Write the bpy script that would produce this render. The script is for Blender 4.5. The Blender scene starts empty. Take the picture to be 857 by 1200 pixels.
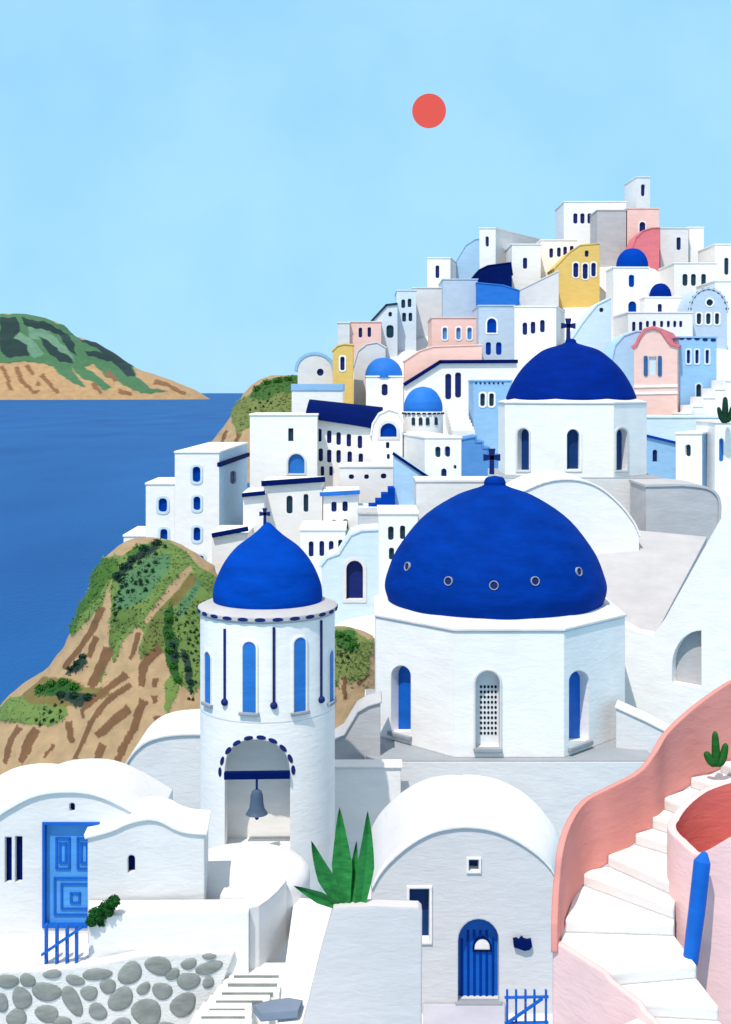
import bpy, bmesh, math, random
import numpy as np
from mathutils import Vector, Matrix
from mathutils.geometry import tessellate_polygon
random.seed(7)
R = math.radians
SC = bpy.context.scene
COL = SC.collection
# ------------------------------------------------------------------ camera, world, sun, exposure
F, CX, HZ, CZ = 1400.0, 428.5, 460.0, 50.0          # focal length, centre and horizon of an 857x1200 frame; eye 50 m above the sea
cam = bpy.data.cameras.new('camera'); cam_o = bpy.data.objects.new('camera', cam); COL.objects.link(cam_o)
cam.sensor_fit = 'VERTICAL'; cam.sensor_height = 36.0; cam.lens = 36.0 * F / 1200.0
cam.shift_y = -(600.0 - HZ) / 1200.0
cam.clip_start = 0.1; cam.clip_end = 200000.0
cam_o.location = (0, 0, CZ); cam_o.rotation_euler = (R(90), 0, 0)
SC.camera = cam_o
SUN_DIR = Vector((-0.22, -0.45, 0.86)).normalized()   # from the scene towards the sun
elev = math.asin(SUN_DIR.z); azim = math.atan2(SUN_DIR.x, SUN_DIR.y)
world = bpy.data.worlds.new('World'); SC.world = world; world.use_nodes = True
wn, wl = world.node_tree.nodes, world.node_tree.links
bg = wn['Background']
sky = wn.new('ShaderNodeTexSky'); sky.sky_type = 'NISHITA'; sky.sun_disc = False
sky.sun_elevation = elev; sky.sun_rotation = azim; sky.air_density = 1.0; sky.dust_density = 0.2; sky.ozone_density = 2.0
tc = wn.new('ShaderNodeTexCoord'); nz = wn.new('ShaderNodeTexNoise'); nz.inputs['Scale'].default_value = 9.0; nz.inputs['Detail'].default_value = 4.0
ramp = wn.new('ShaderNodeValToRGB')
ramp.color_ramp.elements[0].position = 0.35; ramp.color_ramp.elements[0].color = (3.75, 7.75, 11.0, 1)
ramp.color_ramp.elements[1].position = 0.65; ramp.color_ramp.elements[1].color = (4.4, 8.35, 11.2, 1)
mx = wn.new('ShaderNodeMix'); mx.data_type = 'RGBA'; mx.inputs[0].default_value = 0.86
wl.new(tc.outputs['Generated'], nz.inputs['Vector']); wl.new(nz.outputs['Fac'], ramp.inputs['Fac'])
sepx = wn.new('ShaderNodeSeparateXYZ'); wl.new(tc.outputs['Generated'], sepx.inputs[0])
zenith_fill = wn.new('ShaderNodeMapRange'); zenith_fill.interpolation_type = 'SMOOTHSTEP'; zenith_fill.inputs['From Min'].default_value = 0.40; zenith_fill.inputs['From Max'].default_value = 0.80; zenith_fill.inputs['To Max'].default_value = 0.9
wl.new(sepx.outputs['Z'], zenith_fill.inputs['Value'])
mv = wn.new('ShaderNodeMix'); mv.data_type = 'RGBA'; mv.inputs[7].default_value = (8.6, 8.4, 8.6, 1)      # whiteness added overhead, out of view, for neutral fill light
wl.new(zenith_fill.outputs['Result'], mv.inputs[0]); wl.new(ramp.outputs['Color'], mv.inputs[6])
wl.new(sky.outputs['Color'], mx.inputs[6]); wl.new(mv.outputs[2], mx.inputs[7]); wl.new(mx.outputs[2], bg.inputs['Color'])
bg.inputs['Strength'].default_value = 0.1
sl = bpy.data.lights.new('sun_light', 'SUN'); sl.energy = 4.3; sl.angle = R(0.6); sl.color = (1.0, 0.91, 0.82)
so = bpy.data.objects.new('sun_light', sl); COL.objects.link(so); so.location = (0, 0, 150)
so.rotation_euler = SUN_DIR.to_track_quat('Z', 'Y').to_euler()
SC.view_settings.view_transform = 'Standard'; SC.view_settings.look = 'None'
SC.view_settings.exposure = 0.0; SC.view_settings.gamma = 1.0; SC.view_settings.use_curve_mapping = False
SC.cycles.max_bounces = 6; SC.cycles.diffuse_bounces = 3

# ------------------------------------------------------------------ materials
def lin(c):
    return tuple(((v/255.0)/12.92 if v <= 10 else (((v/255.0)+0.055)/1.055)**2.4) for v in c)
MATS = {}
def plaster(name, rgb, k=0.85, rough=0.85, var=0.07, bump=0.25, scale=1.0, bevel=0.05, tint=None, spec=0.15):
    if name in MATS: return MATS[name]
    m = bpy.data.materials.new(name); m.use_nodes = True; n, l = m.node_tree.nodes, m.node_tree.links
    b = n['Principled BSDF']; b.inputs['Roughness'].default_value = rough; b.inputs['Specular IOR Level'].default_value = spec
    c = [min(0.86, v*k) for v in lin(rgb)]
    geo = n.new('ShaderNodeNewGeometry')
    mp = n.new('ShaderNodeMapping'); mp.inputs['Scale'].default_value = (0.9*scale, 0.9*scale, 2.6*scale)
    l.new(geo.outputs['Position'], mp.inputs['Vector'])
    t = n.new('ShaderNodeTexNoise'); t.inputs['Scale'].default_value = 1.1; t.inputs['Detail'].default_value = 7; t.inputs['Roughness'].default_value = 0.62
    l.new(mp.outputs['Vector'], t.inputs['Vector'])
    r = n.new('ShaderNodeValToRGB'); e = r.color_ramp.elements
    e[0].position = 0.3; e[1].position = 0.72
    e[0].color = (*[max(0, v*(1-var*1.5)) for v in c], 1); e[1].color = (*[min(0.9, v*(1+var)) for v in c], 1)
    if tint: e[0].color = (*[v*k for v in lin(tint)], 1)
    l.new(t.outputs['Fac'], r.inputs['Fac']); l.new(r.outputs['Color'], b.inputs['Base Color'])
    t2 = n.new('ShaderNodeTexNoise'); t2.inputs['Scale'].default_value = 3.5*scale; t2.inputs['Detail'].default_value = 8; t2.inputs['Distortion'].default_value = 0.6
    l.new(mp.outputs['Vector'], t2.inputs['Vector'])
    bp = n.new('ShaderNodeBump'); bp.inputs['Strength'].default_value = bump; bp.inputs['Distance'].default_value = 0.05
    l.new(t2.outputs['Fac'], bp.inputs['Height'])
    if bevel:
        bv = n.new('ShaderNodeBevel'); bv.samples = 4; bv.inputs['Radius'].default_value = bevel
        l.new(bv.outputs['Normal'], bp.inputs['Normal'])
    l.new(bp.outputs['Normal'], b.inputs['Normal'])
    MATS[name] = m; return m
W   = plaster('white_plaster', (252, 251, 249), 0.84, var=0.045, bump=0.2)
W2  = plaster('off_white_plaster', (242, 241, 240), 0.84, var=0.04)
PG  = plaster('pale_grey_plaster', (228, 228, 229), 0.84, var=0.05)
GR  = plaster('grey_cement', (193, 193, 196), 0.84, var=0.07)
DG  = plaster('dark_grey_cement', (165, 172, 180), 0.8, var=0.08)
PB  = plaster('pale_blue_plaster', (213, 232, 246), 0.84, var=0.05)
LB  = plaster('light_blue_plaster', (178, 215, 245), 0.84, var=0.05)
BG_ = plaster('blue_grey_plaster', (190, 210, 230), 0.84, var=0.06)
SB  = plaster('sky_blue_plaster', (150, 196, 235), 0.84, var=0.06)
MB_ = plaster('mid_blue_paint', (90, 150, 215), 0.84, var=0.08)
CB  = plaster('cobalt_blue_paint', (40, 120, 215), 0.85, rough=0.6, var=0.09)
RB  = plaster('royal_blue_paint', (0, 74, 195), 0.62, rough=0.8, spec=0.03, var=0.10)
DB  = plaster('deep_blue_dome_paint', (0, 70, 190), 0.50, rough=0.8, spec=0.03, var=0.17, bump=0.35)
TB  = plaster('bright_blue_dome_paint', (0, 82, 208), 0.58, rough=0.8, spec=0.03, var=0.17, bump=0.35)
NB  = plaster('navy_dome_paint', (0, 50, 163), 0.55, rough=0.8, spec=0.03, var=0.15)
NV  = plaster('navy_paint', (22, 40, 110), 0.8, rough=0.6, var=0.12, bevel=0)
NVD = plaster('dark_teal_paint', (26, 62, 84), 0.8, rough=0.6, var=0.12, bevel=0)
NR  = plaster('navy_roof_paint', (4, 30, 104), 0.65, rough=0.8, spec=0.03, var=0.12)
SHB = plaster('shutter_blue', (45, 122, 208), 0.85, rough=0.5, var=0.10, bevel=0)
SHC = plaster('shutter_cobalt', (18, 100, 200), 0.85, rough=0.5, var=0.10, bevel=0)
PK  = plaster('pink_plaster', (248, 208, 198), 0.84, var=0.05)
PP  = plaster('pale_pink_plaster', (247, 207, 206), 0.86, var=0.04)
SA  = plaster('salmon_plaster', (226, 152, 144), 0.84, var=0.05)
RD  = plaster('coral_red_plaster', (226, 124, 118), 0.84, var=0.06)
RP  = plaster('rose_red_tile_paint', (228, 125, 135), 0.84, var=0.08)
YE  = plaster('ochre_yellow_plaster', (236, 200, 116), 0.84, var=0.06)
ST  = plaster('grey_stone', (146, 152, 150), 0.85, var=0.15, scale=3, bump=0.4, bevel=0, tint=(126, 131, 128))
MO  = plaster('white_mortar', (230, 231, 231), 0.84, var=0.06, scale=2, bump=0.5)
BZ  = plaster('bronze_bell', (84, 104, 130), 0.8, rough=0.45, var=0.15, bevel=0)
NV2 = plaster('deep_window_blue', (16, 60, 122), 0.75, rough=0.5, var=0.12, bevel=0)
TS  = plaster('teal_shutter_paint', (48, 104, 160), 0.8, rough=0.6, bevel=0)
LF  = plaster('agave_leaf', (48, 134, 66), 0.85, rough=0.5, var=0.25, scale=4, bevel=0, tint=(28, 104, 50))
LF2 = plaster('cactus_green', (34, 104, 40), 0.8, rough=0.6, var=0.2, scale=4, bevel=0)
LF3 = plaster('hedge_green', (20, 88, 30), 0.8, rough=0.7, var=0.3, scale=4, bevel=0, tint=(12, 62, 24))
LF4 = plaster('shrub_dark_green', (22, 62, 44), 0.85, rough=0.8, var=0.3, scale=2, bevel=0)
LF5 = plaster('scrub_bright_green', (48, 112, 28), 0.85, rough=0.8, var=0.3, scale=2, bevel=0)
BK  = plaster('black_green_gap', (18, 34, 36), 0.8, bevel=0)
GND = plaster('whitewashed_ground', (238, 238, 239), 0.82, var=0.05)

def vcol_mat(name, rough=0.9, bump=0.5, scale=1.0, amp=0.12):
    m = bpy.data.materials.new(name); m.use_nodes = True; n, l = m.node_tree.nodes, m.node_tree.links
    b = n['Principled BSDF']; b.inputs['Roughness'].default_value = rough
    a = n.new('ShaderNodeAttribute'); a.attribute_name = 'Col'
    geo = n.new('ShaderNodeNewGeometry'); t = n.new('ShaderNodeTexNoise'); t.inputs['Scale'].default_value = 1.3*scale; t.inputs['Detail'].default_value = 8
    l.new(geo.outputs['Position'], t.inputs['Vector'])
    mr = n.new('ShaderNodeMapRange'); mr.inputs['From Min'].default_value = 0.3; mr.inputs['From Max'].default_value = 0.7
    mr.inputs['To Min'].default_value = 1-amp*1.3; mr.inputs['To Max'].default_value = 1+amp
    l.new(t.outputs['Fac'], mr.inputs['Value'])
    vm = n.new('ShaderNodeVectorMath'); vm.operation = 'SCALE'; l.new(a.outputs['Color'], vm.inputs[0]); l.new(mr.outputs['Result'], vm.inputs['Scale'])
    l.new(vm.outputs['Vector'], b.inputs['Base Color'])
    bp = n.new('ShaderNodeBump'); bp.inputs['Strength'].default_value = bump; bp.inputs['Distance'].default_value = 0.15/scale
    t2 = n.new('ShaderNodeTexNoise'); t2.inputs['Scale'].default_value = 2.5*scale; t2.inputs['Detail'].default_value = 9
    l.new(geo.outputs['Position'], t2.inputs['Vector']); l.new(t2.outputs['Fac'], bp.inputs['Height']); l.new(bp.outputs['Normal'], b.inputs['Normal'])
    return m

# ------------------------------------------------------------------ helpers
def P(px, py, Y): return Vector(((px-CX)/F*Y, Y, CZ+(HZ-py)/F*Y))
def G(px, Y, z=0): return Vector(((px-CX)/F*Y, Y, z))
def YF(py): return float(np.interp(py, [210, 250, 300, 400, 500, 600, 720], [138, 132, 124, 106, 88, 72, 60]))
WL = {}
class MB:
    def __init__(s): s.v = []; s.f = []
    def add(s, vs, fs):
        o = len(s.v); s.v += [Vector(v) for v in vs]; s.f += [tuple(i+o for i in f) for f in fs]
    def poly(s, vs): s.add(vs, [tuple(range(len(vs)))])
    def prism(s, ring, d, holes=False):
        n = len(ring); d = Vector(d); a = [Vector(p) for p in ring]; b = [p+d for p in a]
        s.add(a+b, [tuple(range(n)), tuple(range(2*n-1, n-1, -1))] + [(i, (i+1) % n, n+(i+1) % n, n+i) for i in range(n)])
    def strip(s, A, B, closed=True):
        n = len(A); s.add(list(A)+list(B), [(i, (i+1) % n, n+(i+1) % n, n+i) for i in range(n if closed else n-1)])
    def box(s, lo, hi):
        x0, y0, z0 = lo; x1, y1, z1 = hi
        s.prism([(x0, y0, z0), (x1, y0, z0), (x1, y1, z0), (x0, y1, z0)], (0, 0, z1-z0))
    def bar(s, a, b, w, t, up=(0, 0, 1)):        # square bar from a to b
        a, b = Vector(a), Vector(b); d = (b-a).normalized(); u = Vector(up)
        if abs(d.dot(u)) > 0.95: u = Vector((0, 1, 0))
        r = d.cross(u).normalized(); q = r.cross(d).normalized()
        ring = [a+r*w/2+q*t/2, a-r*w/2+q*t/2, a-r*w/2-q*t/2, a+r*w/2-q*t/2]
        s.prism(ring, b-a)
    def tube(s, pts, rad, n=8):
        rings = []
        for i, p in enumerate(pts):
            p = Vector(p); a = Vector(pts[max(0, i-1)]); b = Vector(pts[min(len(pts)-1, i+1)]); d = (b-a).normalized()
            u = Vector((0, 1, 0)) if abs(d.y) < 0.9 else Vector((1, 0, 0)); r = d.cross(u).normalized(); q = r.cross(d)
            rr = rad[i] if isinstance(rad, (list, tuple)) else rad
            rings.append([p+(r*math.cos(2*math.pi*k/n)+q*math.sin(2*math.pi*k/n))*rr for k in range(n)])
        for A, B in zip(rings, rings[1:]): s.strip(A, B)
        s.poly(rings[0]); s.poly(rings[-1])
    def lathe(s, c, prof, n=48, a0=0.0):
        c = Vector(c); rings = [[c+Vector((r*math.cos(a0+2*math.pi*k/n), r*math.sin(a0+2*math.pi*k/n), z)) for k in range(n)] for r, z in prof]
        for A, B in zip(rings, rings[1:]): s.strip(A, B)
        s.poly(rings[0]); s.poly(rings[-1])
def obj(name, mb, mat, parent=None, smooth=True, angle=32, weld=True, origin=None):
    v = mb.v
    if origin is None:
        xs = [p.x for p in v]; ys = [p.y for p in v]; zs = [p.z for p in v]
        origin = Vector(((min(xs)+max(xs))/2, (min(ys)+max(ys))/2, min(zs)))
    me = bpy.data.meshes.new(name); me.from_pydata([tuple(p-origin) for p in v], [], mb.f)
    if weld:
        bm = bmesh.new(); bm.from_mesh(me); bmesh.ops.remove_doubles(bm, verts=bm.verts, dist=0.0015)
        bmesh.ops.recalc_face_normals(bm, faces=bm.faces); bm.to_mesh(me); bm.free()
    if smooth: me.shade_smooth(); me.set_sharp_from_angle(angle=R(angle))
    me.materials.append(mat)
    o = bpy.data.objects.new(name, me); COL.objects.link(o)
    pw = WL[parent.name] if parent else Vector((0, 0, 0))
    if parent: o.parent = parent
    o.location = origin - pw; WL[o.name] = Vector(origin)
    return o
def tag(o, label, cat, group=None):
    o['label'] = label; o['category'] = cat
    if group: o['group'] = group
    return o
def thing(name, label, cat, loc, group=None):
    o = bpy.data.objects.new(name, None); COL.objects.link(o); o.location = loc; o.empty_display_size = 0.3
    WL[o.name] = Vector(loc); return tag(o, label, cat, group)
def struct(o): o['kind'] = 'structure'; return o
def copy_thing(o, loc, label=None, rotz=0, sc=1):
    c = o.copy(); COL.objects.link(c); c.location = loc; c.rotation_euler.z = rotz; c.scale = (sc, sc, sc); WL[c.name] = Vector(loc)
    for ch in o.children:
        d = ch.copy(); COL.objects.link(d); d.parent = c
    if label: c['label'] = label
    return c
def shape(kind, x0, x1, y0, y1):
    cx, cy, a, b = (x0+x1)/2, (y0+y1)/2, (x1-x0)/2, (y1-y0)/2
    if kind == 's': return [(x0, y1), (x0, y0), (x1, y0), (x1, y1)]
    if kind == 'o': return [(cx-a*math.cos(t), cy-b*math.sin(t)) for t in [2*math.pi*k/16 for k in range(16)]]
    if kind == 'r':
        q = min(a, b)*0.8; out = []
        for sx, sy, a0 in ((-1, 1, 90), (-1, -1, 180), (1, -1, 270), (1, 1, 0)):
            # corner centres, y grows downwards
            ccx, ccy = cx+sx*(a-q), cy+sy*(b-q)
            for k in range(4):
                t = R(a0+30*k); out.append((ccx+q*math.cos(t), ccy+q*math.sin(t)))
        return out
    if kind == 'q': return [(x0, y1-6)] + [(x1-(x1-x0)*math.cos(t), y0+(y1-y0)*.62-(y1-y0)*.62*math.sin(t)) for t in [math.pi/2*k/10 for k in range(11)]] + [(x1, y1)]
    if kind == 'a':
        h = min(a*1.05, (y1-y0)*0.6)
        return [(x0, y1)] + [(cx-a*math.cos(t), y0+h-h*math.sin(t)) for t in [math.pi*k/12 for k in range(13)]] + [(x1, y1)]
class Pl:                                            # a vertical wall plane between two ground points
    def __init__(s, A, B):
        s.A = Vector((A.x, A.y)); s.B = Vector((B.x, B.y)); s.u = (s.B-s.A).normalized(); s.n = Vector((s.u.y, -s.u.x))
        s.L = (s.B-s.A).length
    def uz(s, px, py):
        d = Vector(((px-CX)/F, 1.0)); t = s.n.dot(s.A)/s.n.dot(d); q = d*t
        return ((q-s.A).dot(s.u), CZ+(HZ-py)/F*t)
    def w(s, uz, off=0.0):
        q = s.A+s.u*uz[0]+s.n*off; return Vector((q.x, q.y, uz[1]))
def grow(poly, w):
    us = [p[0] for p in poly]; vs = [p[1] for p in poly]; cu, cv = (min(us)+max(us))/2, (min(vs)+max(vs))/2
    a, b = (max(us)-min(us))/2, (max(vs)-min(vs))/2
    return [(cu+(p[0]-cu)*(a+w)/a, cv+(p[1]-cv)*(b+w)/b) for p in poly]
def wallface(mb, pl, outline, holes, rec=0.15):
    loops = [[Vector((p[0], p[1], 0)) for p in outline]] + [[Vector((p[0], p[1], 0)) for p in h] for h in holes]
    flat = [p for lp in loops for p in lp]
    mb.add([pl.w((p.x, p.y)) for p in flat], [tuple(t) for t in tessellate_polygon(loops)])
    for h in holes:
        mb.strip([pl.w(p) for p in h], [pl.w(p, -rec) for p in h])
def window(pl, hole, root, mat=NV, frame=None, rec=0.15, fw=0.14, name='window', sill=None):
    pane = MB(); pane.prism([pl.w(p, -rec+0.012) for p in hole], Vector((-pl.n.x, -pl.n.y, 0))*0.06)
    if frame is None and sill is None: return obj(name, pane, mat, root)
    fr = MB()
    if frame is not None:
        g = grow(hole, fw); o_ = 0.035
        fr.strip([pl.w(p, o_) for p in g], [pl.w(p, o_) for p in hole]); fr.strip([pl.w(p, o_) for p in g], [pl.w(p, -0.02) for p in g])
        fr.strip([pl.w(p, o_) for p in hole], [pl.w(p, -rec+0.01) for p in grow(hole, -0.004)])
        w_ = obj(name, fr, frame, root)
        obj('pane', pane, mat, w_)
        if sill: sill_(pl, hole, w_, sill)
        return w_
    w_ = obj(name, pane, mat, root); sill_(pl, hole, w_, sill); return w_
def sill_(pl, hole, parent, mat, out=0.12):
    u0 = min(p[0] for p in hole)-0.06; u1 = max(p[0] for p in hole)+0.06; z = min(p[1] for p in hole)
    m = MB(); m.prism([pl.w((u0, z-0.1), -0.1), pl.w((u1, z-0.1), -0.1), pl.w((u1, z-0.1), out), pl.w((u0, z-0.1), out)], (0, 0, 0.115)); obj('sill', m, mat, parent)
def trim(pl, pts, wpx, root, mat=NV, out=0.10, name='roof_edge', Yref=None):
    m = MB(); q = [pl.uz(*p) for p in pts]; h = wpx*(pl.A.y+pl.B.y)/2/F/2
    for a, b in zip(q, q[1:]):
        d = Vector((b[0]-a[0], b[1]-a[1])).normalized(); nn = Vector((-d.y, d.x))*h; a2 = Vector(a)-d*h*0.4; b2 = Vector(b)+d*h*0.4
        ring = [a2+nn, b2+nn, b2-nn, a2-nn]
        m.prism([pl.w((p.x, p.y), out) for p in ring], Vector((-pl.n.x, -pl.n.y, 0))*(out+0.04))
    return obj(name, m, mat, root)
CTRL = []                                            # ground control points (x, y, z) collected from the houses
def house(name, label, out, wins=(), wall=W, roof=None, Y=None, dY=0.0, D=6.0, side=None, ext=6.0, t=0.12, over=0.05,
          swins=(), trims=(), strims=(), cat='house', group='houses of the hillside village', foot=True, sidewall=None, rec=0.15, noroof=False):
    """out: (x0,x1,ytop,yfoot) or a list of pixel points (bottom-left, up, across, down to bottom-right) on the front wall."""
    if isinstance(out, tuple): x0, x1, yt, yb = out; out = [(x0, yb), (x0, yt), (x1, yt), (x1, yb)]
    x0, yb = out[0]; x1 = out[-1][0]
    if Y is None: Y = YF(yb)
    A, B = G(x0, Y), G(x1, Y+dY); pl = Pl(A, B)
    uz = [pl.uz(*p) for p in out]
    if foot:
        c = (A+B)/2; zf = uz[0][1]; CTRL.append((c.x, c.y, zf-0.3)); CTRL.append((c.x, c.y+D*0.8, zf+D*0.12))
    uz[0] = (uz[0][0], uz[0][1]-ext); uz[-1] = (uz[-1][0], uz[0][1])
    if side is not None:
        near = B if side > x1 else A
        far = G(side, near.y+D); dv = Vector((far.x-near.x, far.y-near.y, 0))
    else: dv = Vector((-pl.n.x*D, -pl.n.y*D, 0))
    zb = uz[0][1]; cen = pl.w(((uz[0][0]+uz[-1][0])/2, zb))+dv/2
    root = thing(name, label, cat, Vector((cen.x, cen.y, zb)), group)
    m = MB(); holes = []; 
    for w_ in wins:
        h = [pl.uz(*p) for p in shape(*w_[:5])]; holes.append((h, w_[5] if len(w_) > 5 else {}))
    wallface(m, pl, uz, [h for h, o in holes], rec)
    front = [pl.w(p) for p in uz]; back = [p+dv for p in front]; n = len(uz)
    m.poly(back); m.poly([front[0], front[-1], back[-1], back[0]])
    sh = []; spl = None
    if swins or strims:                              # the visible side wall
        if side > x1: a, b = front[-1], back[-1]; i0 = n-2
        else: a, b = back[0], front[0]; i0 = 0
        spl = Pl(a, b)
        for w_ in swins: sh.append(([spl.uz(*p) for p in shape(*w_[:5])], w_[5] if len(w_) > 5 else {}))
    sm = m if sidewall is None else MB()
    for i in range(n-1):
        q = [front[i], front[i+1], back[i+1], back[i]]
        isside = (i == n-2 and side is not None and side > x1) or (i == 0 and side is not None and side < x0)
        if isside and sh:
            zt = front[i0+1 if i0 else 1].z if i0 == 0 else front[n-2].z
            wallface(sm, spl, [(0, zb), (0, zt), (spl.L, zt), (spl.L, zb)], [h for h, o in sh], rec)
        elif isside: sm.poly(q)
        else: m.poly(q)
    obj('wall', m, wall, root)
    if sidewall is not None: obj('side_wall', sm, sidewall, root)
    for h, o in holes: window(pl, h, root, rec=rec, **o)
    for h, o in sh: window(spl, h, root, rec=rec, **o)
    if not noroof:                                   # roof: the top run of the outline, given thickness
        top = [Vector(p) for p in uz[1:-1]]; k = len(top); offs = []
        for i in range(k):
            dirs = []
            if i > 0: dirs.append((top[i]-top[i-1]).normalized())
            if i < k-1: dirs.append((top[i+1]-top[i]).normalized())
            nn = sum((Vector((-d.y, d.x)) for d in dirs), Vector((0, 0))); nn.normalize()
            c = max(0.5, nn.dot(Vector((-dirs[0].y, dirs[0].x)))); offs.append(top[i]+nn*t/c)
        lo = [p+Vector((0, 0)) for p in top]
        if k >= 2:
            d0 = (top[1]-top[0]).normalized(); d1 = (top[-1]-top[-2]).normalized()
            lo[0] = top[0]-d0*over; offs[0] = offs[0]-d0*over; lo[-1] = top[-1]+d1*over; offs[-1] = offs[-1]+d1*over
        dn = dv.normalized(); r = MB(); ring = [(p.x, p.y+0.004) for p in lo]+[(p.x, p.y) for p in reversed(offs)]
        fr = [pl.w(p)-dn*over for p in ring]; bk = [pl.w(p)+dv+dn*over for p in ring]; kk = len(ring)
        for i in range(k-1):
            j = kk-1-i; r.poly([fr[i], fr[i+1], fr[j-1], fr[j]]); r.poly([bk[i], bk[i+1], bk[j-1], bk[j]])
        r.strip(fr, bk); obj('roof', r, roof or wall, root)
    for tr in trims: trim(pl, tr[0], tr[1], root, tr[2] if len(tr) > 2 else NV)
    for tr in strims: trim(spl, tr[0], tr[1], root, tr[2] if len(tr) > 2 else NV)
    root['_zb'] = zb; del root['_zb']
    return root, pl
def arc(cx, cy, rx, ry, a0=180, a1=0, n=16):
    return [(cx+rx*math.cos(R(a0+(a1-a0)*k/n)), cy-ry*math.sin(R(a0+(a1-a0)*k/n))) for k in range(n+1)]
def dots(pl, pts, rx, ry, root, mat=NV, name='cornice_dot', out=0.03, ang=None):
    for i, (x, y) in enumerate(pts):
        a = R(ang[i]) if ang else 0
        ring = []; m = MB()
        for k in range(10):
            t = 2*math.pi*k/10; ex, ey = rx*math.cos(t), ry*math.sin(t)
            ring.append(pl.uz(x+ex*math.cos(a)-ey*math.sin(a), y+ex*math.sin(a)+ey*math.cos(a)))
        m.prism([pl.w(p, out) for p in ring], Vector((-pl.n.x, -pl.n.y, 0))*(out+0.02)); obj(name, m, mat, root)
def spline(pts, n=40):
    xs = np.array([p[1] for p in pts]); ys = np.array([p[0] for p in pts]); o = np.argsort(xs); xs, ys = xs[o], ys[o]
    t = np.linspace(0, 1, len(xs)); tt = np.linspace(0, 1, n)
    def cr(a):
        out = []
        for q in tt*(len(a)-1):
            i = min(int(q), len(a)-2); f = q-i
            p0, p1, p2, p3 = a[max(i-1, 0)], a[i], a[i+1], a[min(i+2, len(a)-1)]
            out.append(0.5*(2*p1+(p2-p0)*f+(2*p0-5*p1+4*p2-p3)*f*f+(3*p1-p0-3*p2+p3)*f**3))
        return out
    return list(zip(np.maximum(cr(ys), 0.004), cr(xs)))
def cross(c, h, parent, mat=NV, name='cross'):
    m = MB(); c = Vector(c); s = h*0.085
    def flare(a, b, w0, w1):
        a, b = Vector(a), Vector(b); d = (b-a).normalized(); r = Vector((d.z, 0, -d.x)); t = Vector((0, s, 0))
        m.prism([a+r*w0-t, b+r*w1-t, b-r*w1-t, a-r*w0-t], t*2)
    k = c+Vector((0, 0, h*0.62))
    flare(c-Vector((0, 0, h*.1)), k, s*1.2, s); flare(k, c+Vector((0, 0, h)), s, s*1.8)
    for q in (-1, 1): flare(k, k+Vector((q*h*0.36, 0, 0)), s*0.98, s*1.75)
    return obj(name, m, mat, parent, smooth=False)
def dome(c, Rr, H, prof, mat, parent, n=64, name='dome'):
    m = MB(); m.lathe(c, [(r*Rr, z*H) for r, z in spline(prof)], n); return obj(name, m, mat, parent, angle=60)

# ------------------------------------------------------------------ setting: sea, sun, island, hills
def inpoly(x, y, poly):
    c = np.zeros(x.shape, bool); n = len(poly)
    for i in range(n):
        x0, y0 = poly[i]; x1, y1 = poly[(i+1) % n]
        k = ((y0 > y) != (y1 > y)); 
        with np.errstate(divide='ignore', invalid='ignore'): xi = (x1-x0)*(y-y0)/(y1-y0)+x0
        c ^= k & (x < xi)
    return c
def streak(pts, w0, w1=None):                        # tapered stroke polygon
    w1 = w0*0.5 if w1 is None else w1; L, Rr = [], []; n = len(pts)
    for i, (x, y) in enumerate(pts):
        a = pts[max(0, i-1)]; b = pts[min(n-1, i+1)]; d = Vector((b[0]-a[0], b[1]-a[1])).normalized(); f = i/(n-1)
        w = (w0+(w1-w0)*f)/2; L.append((x-d.y*w, y+d.x*w)); Rr.append((x+d.y*w, y-d.x*w))
    return L+Rr[::-1]
def noise2(x, y, seed=0):
    rs = np.random.RandomState(seed); out = np.zeros_like(x)
    for k in range(7):
        a, b, p = rs.uniform(-1, 1), rs.uniform(-1, 1), rs.uniform(0, 6.28); f = 1.6**k
        out += np.sin((a*x+b*y)*f+p+1.3*np.sin((b*x-a*y)*f*0.7+p))/(1.35**k)
    return out/3.0
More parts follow.
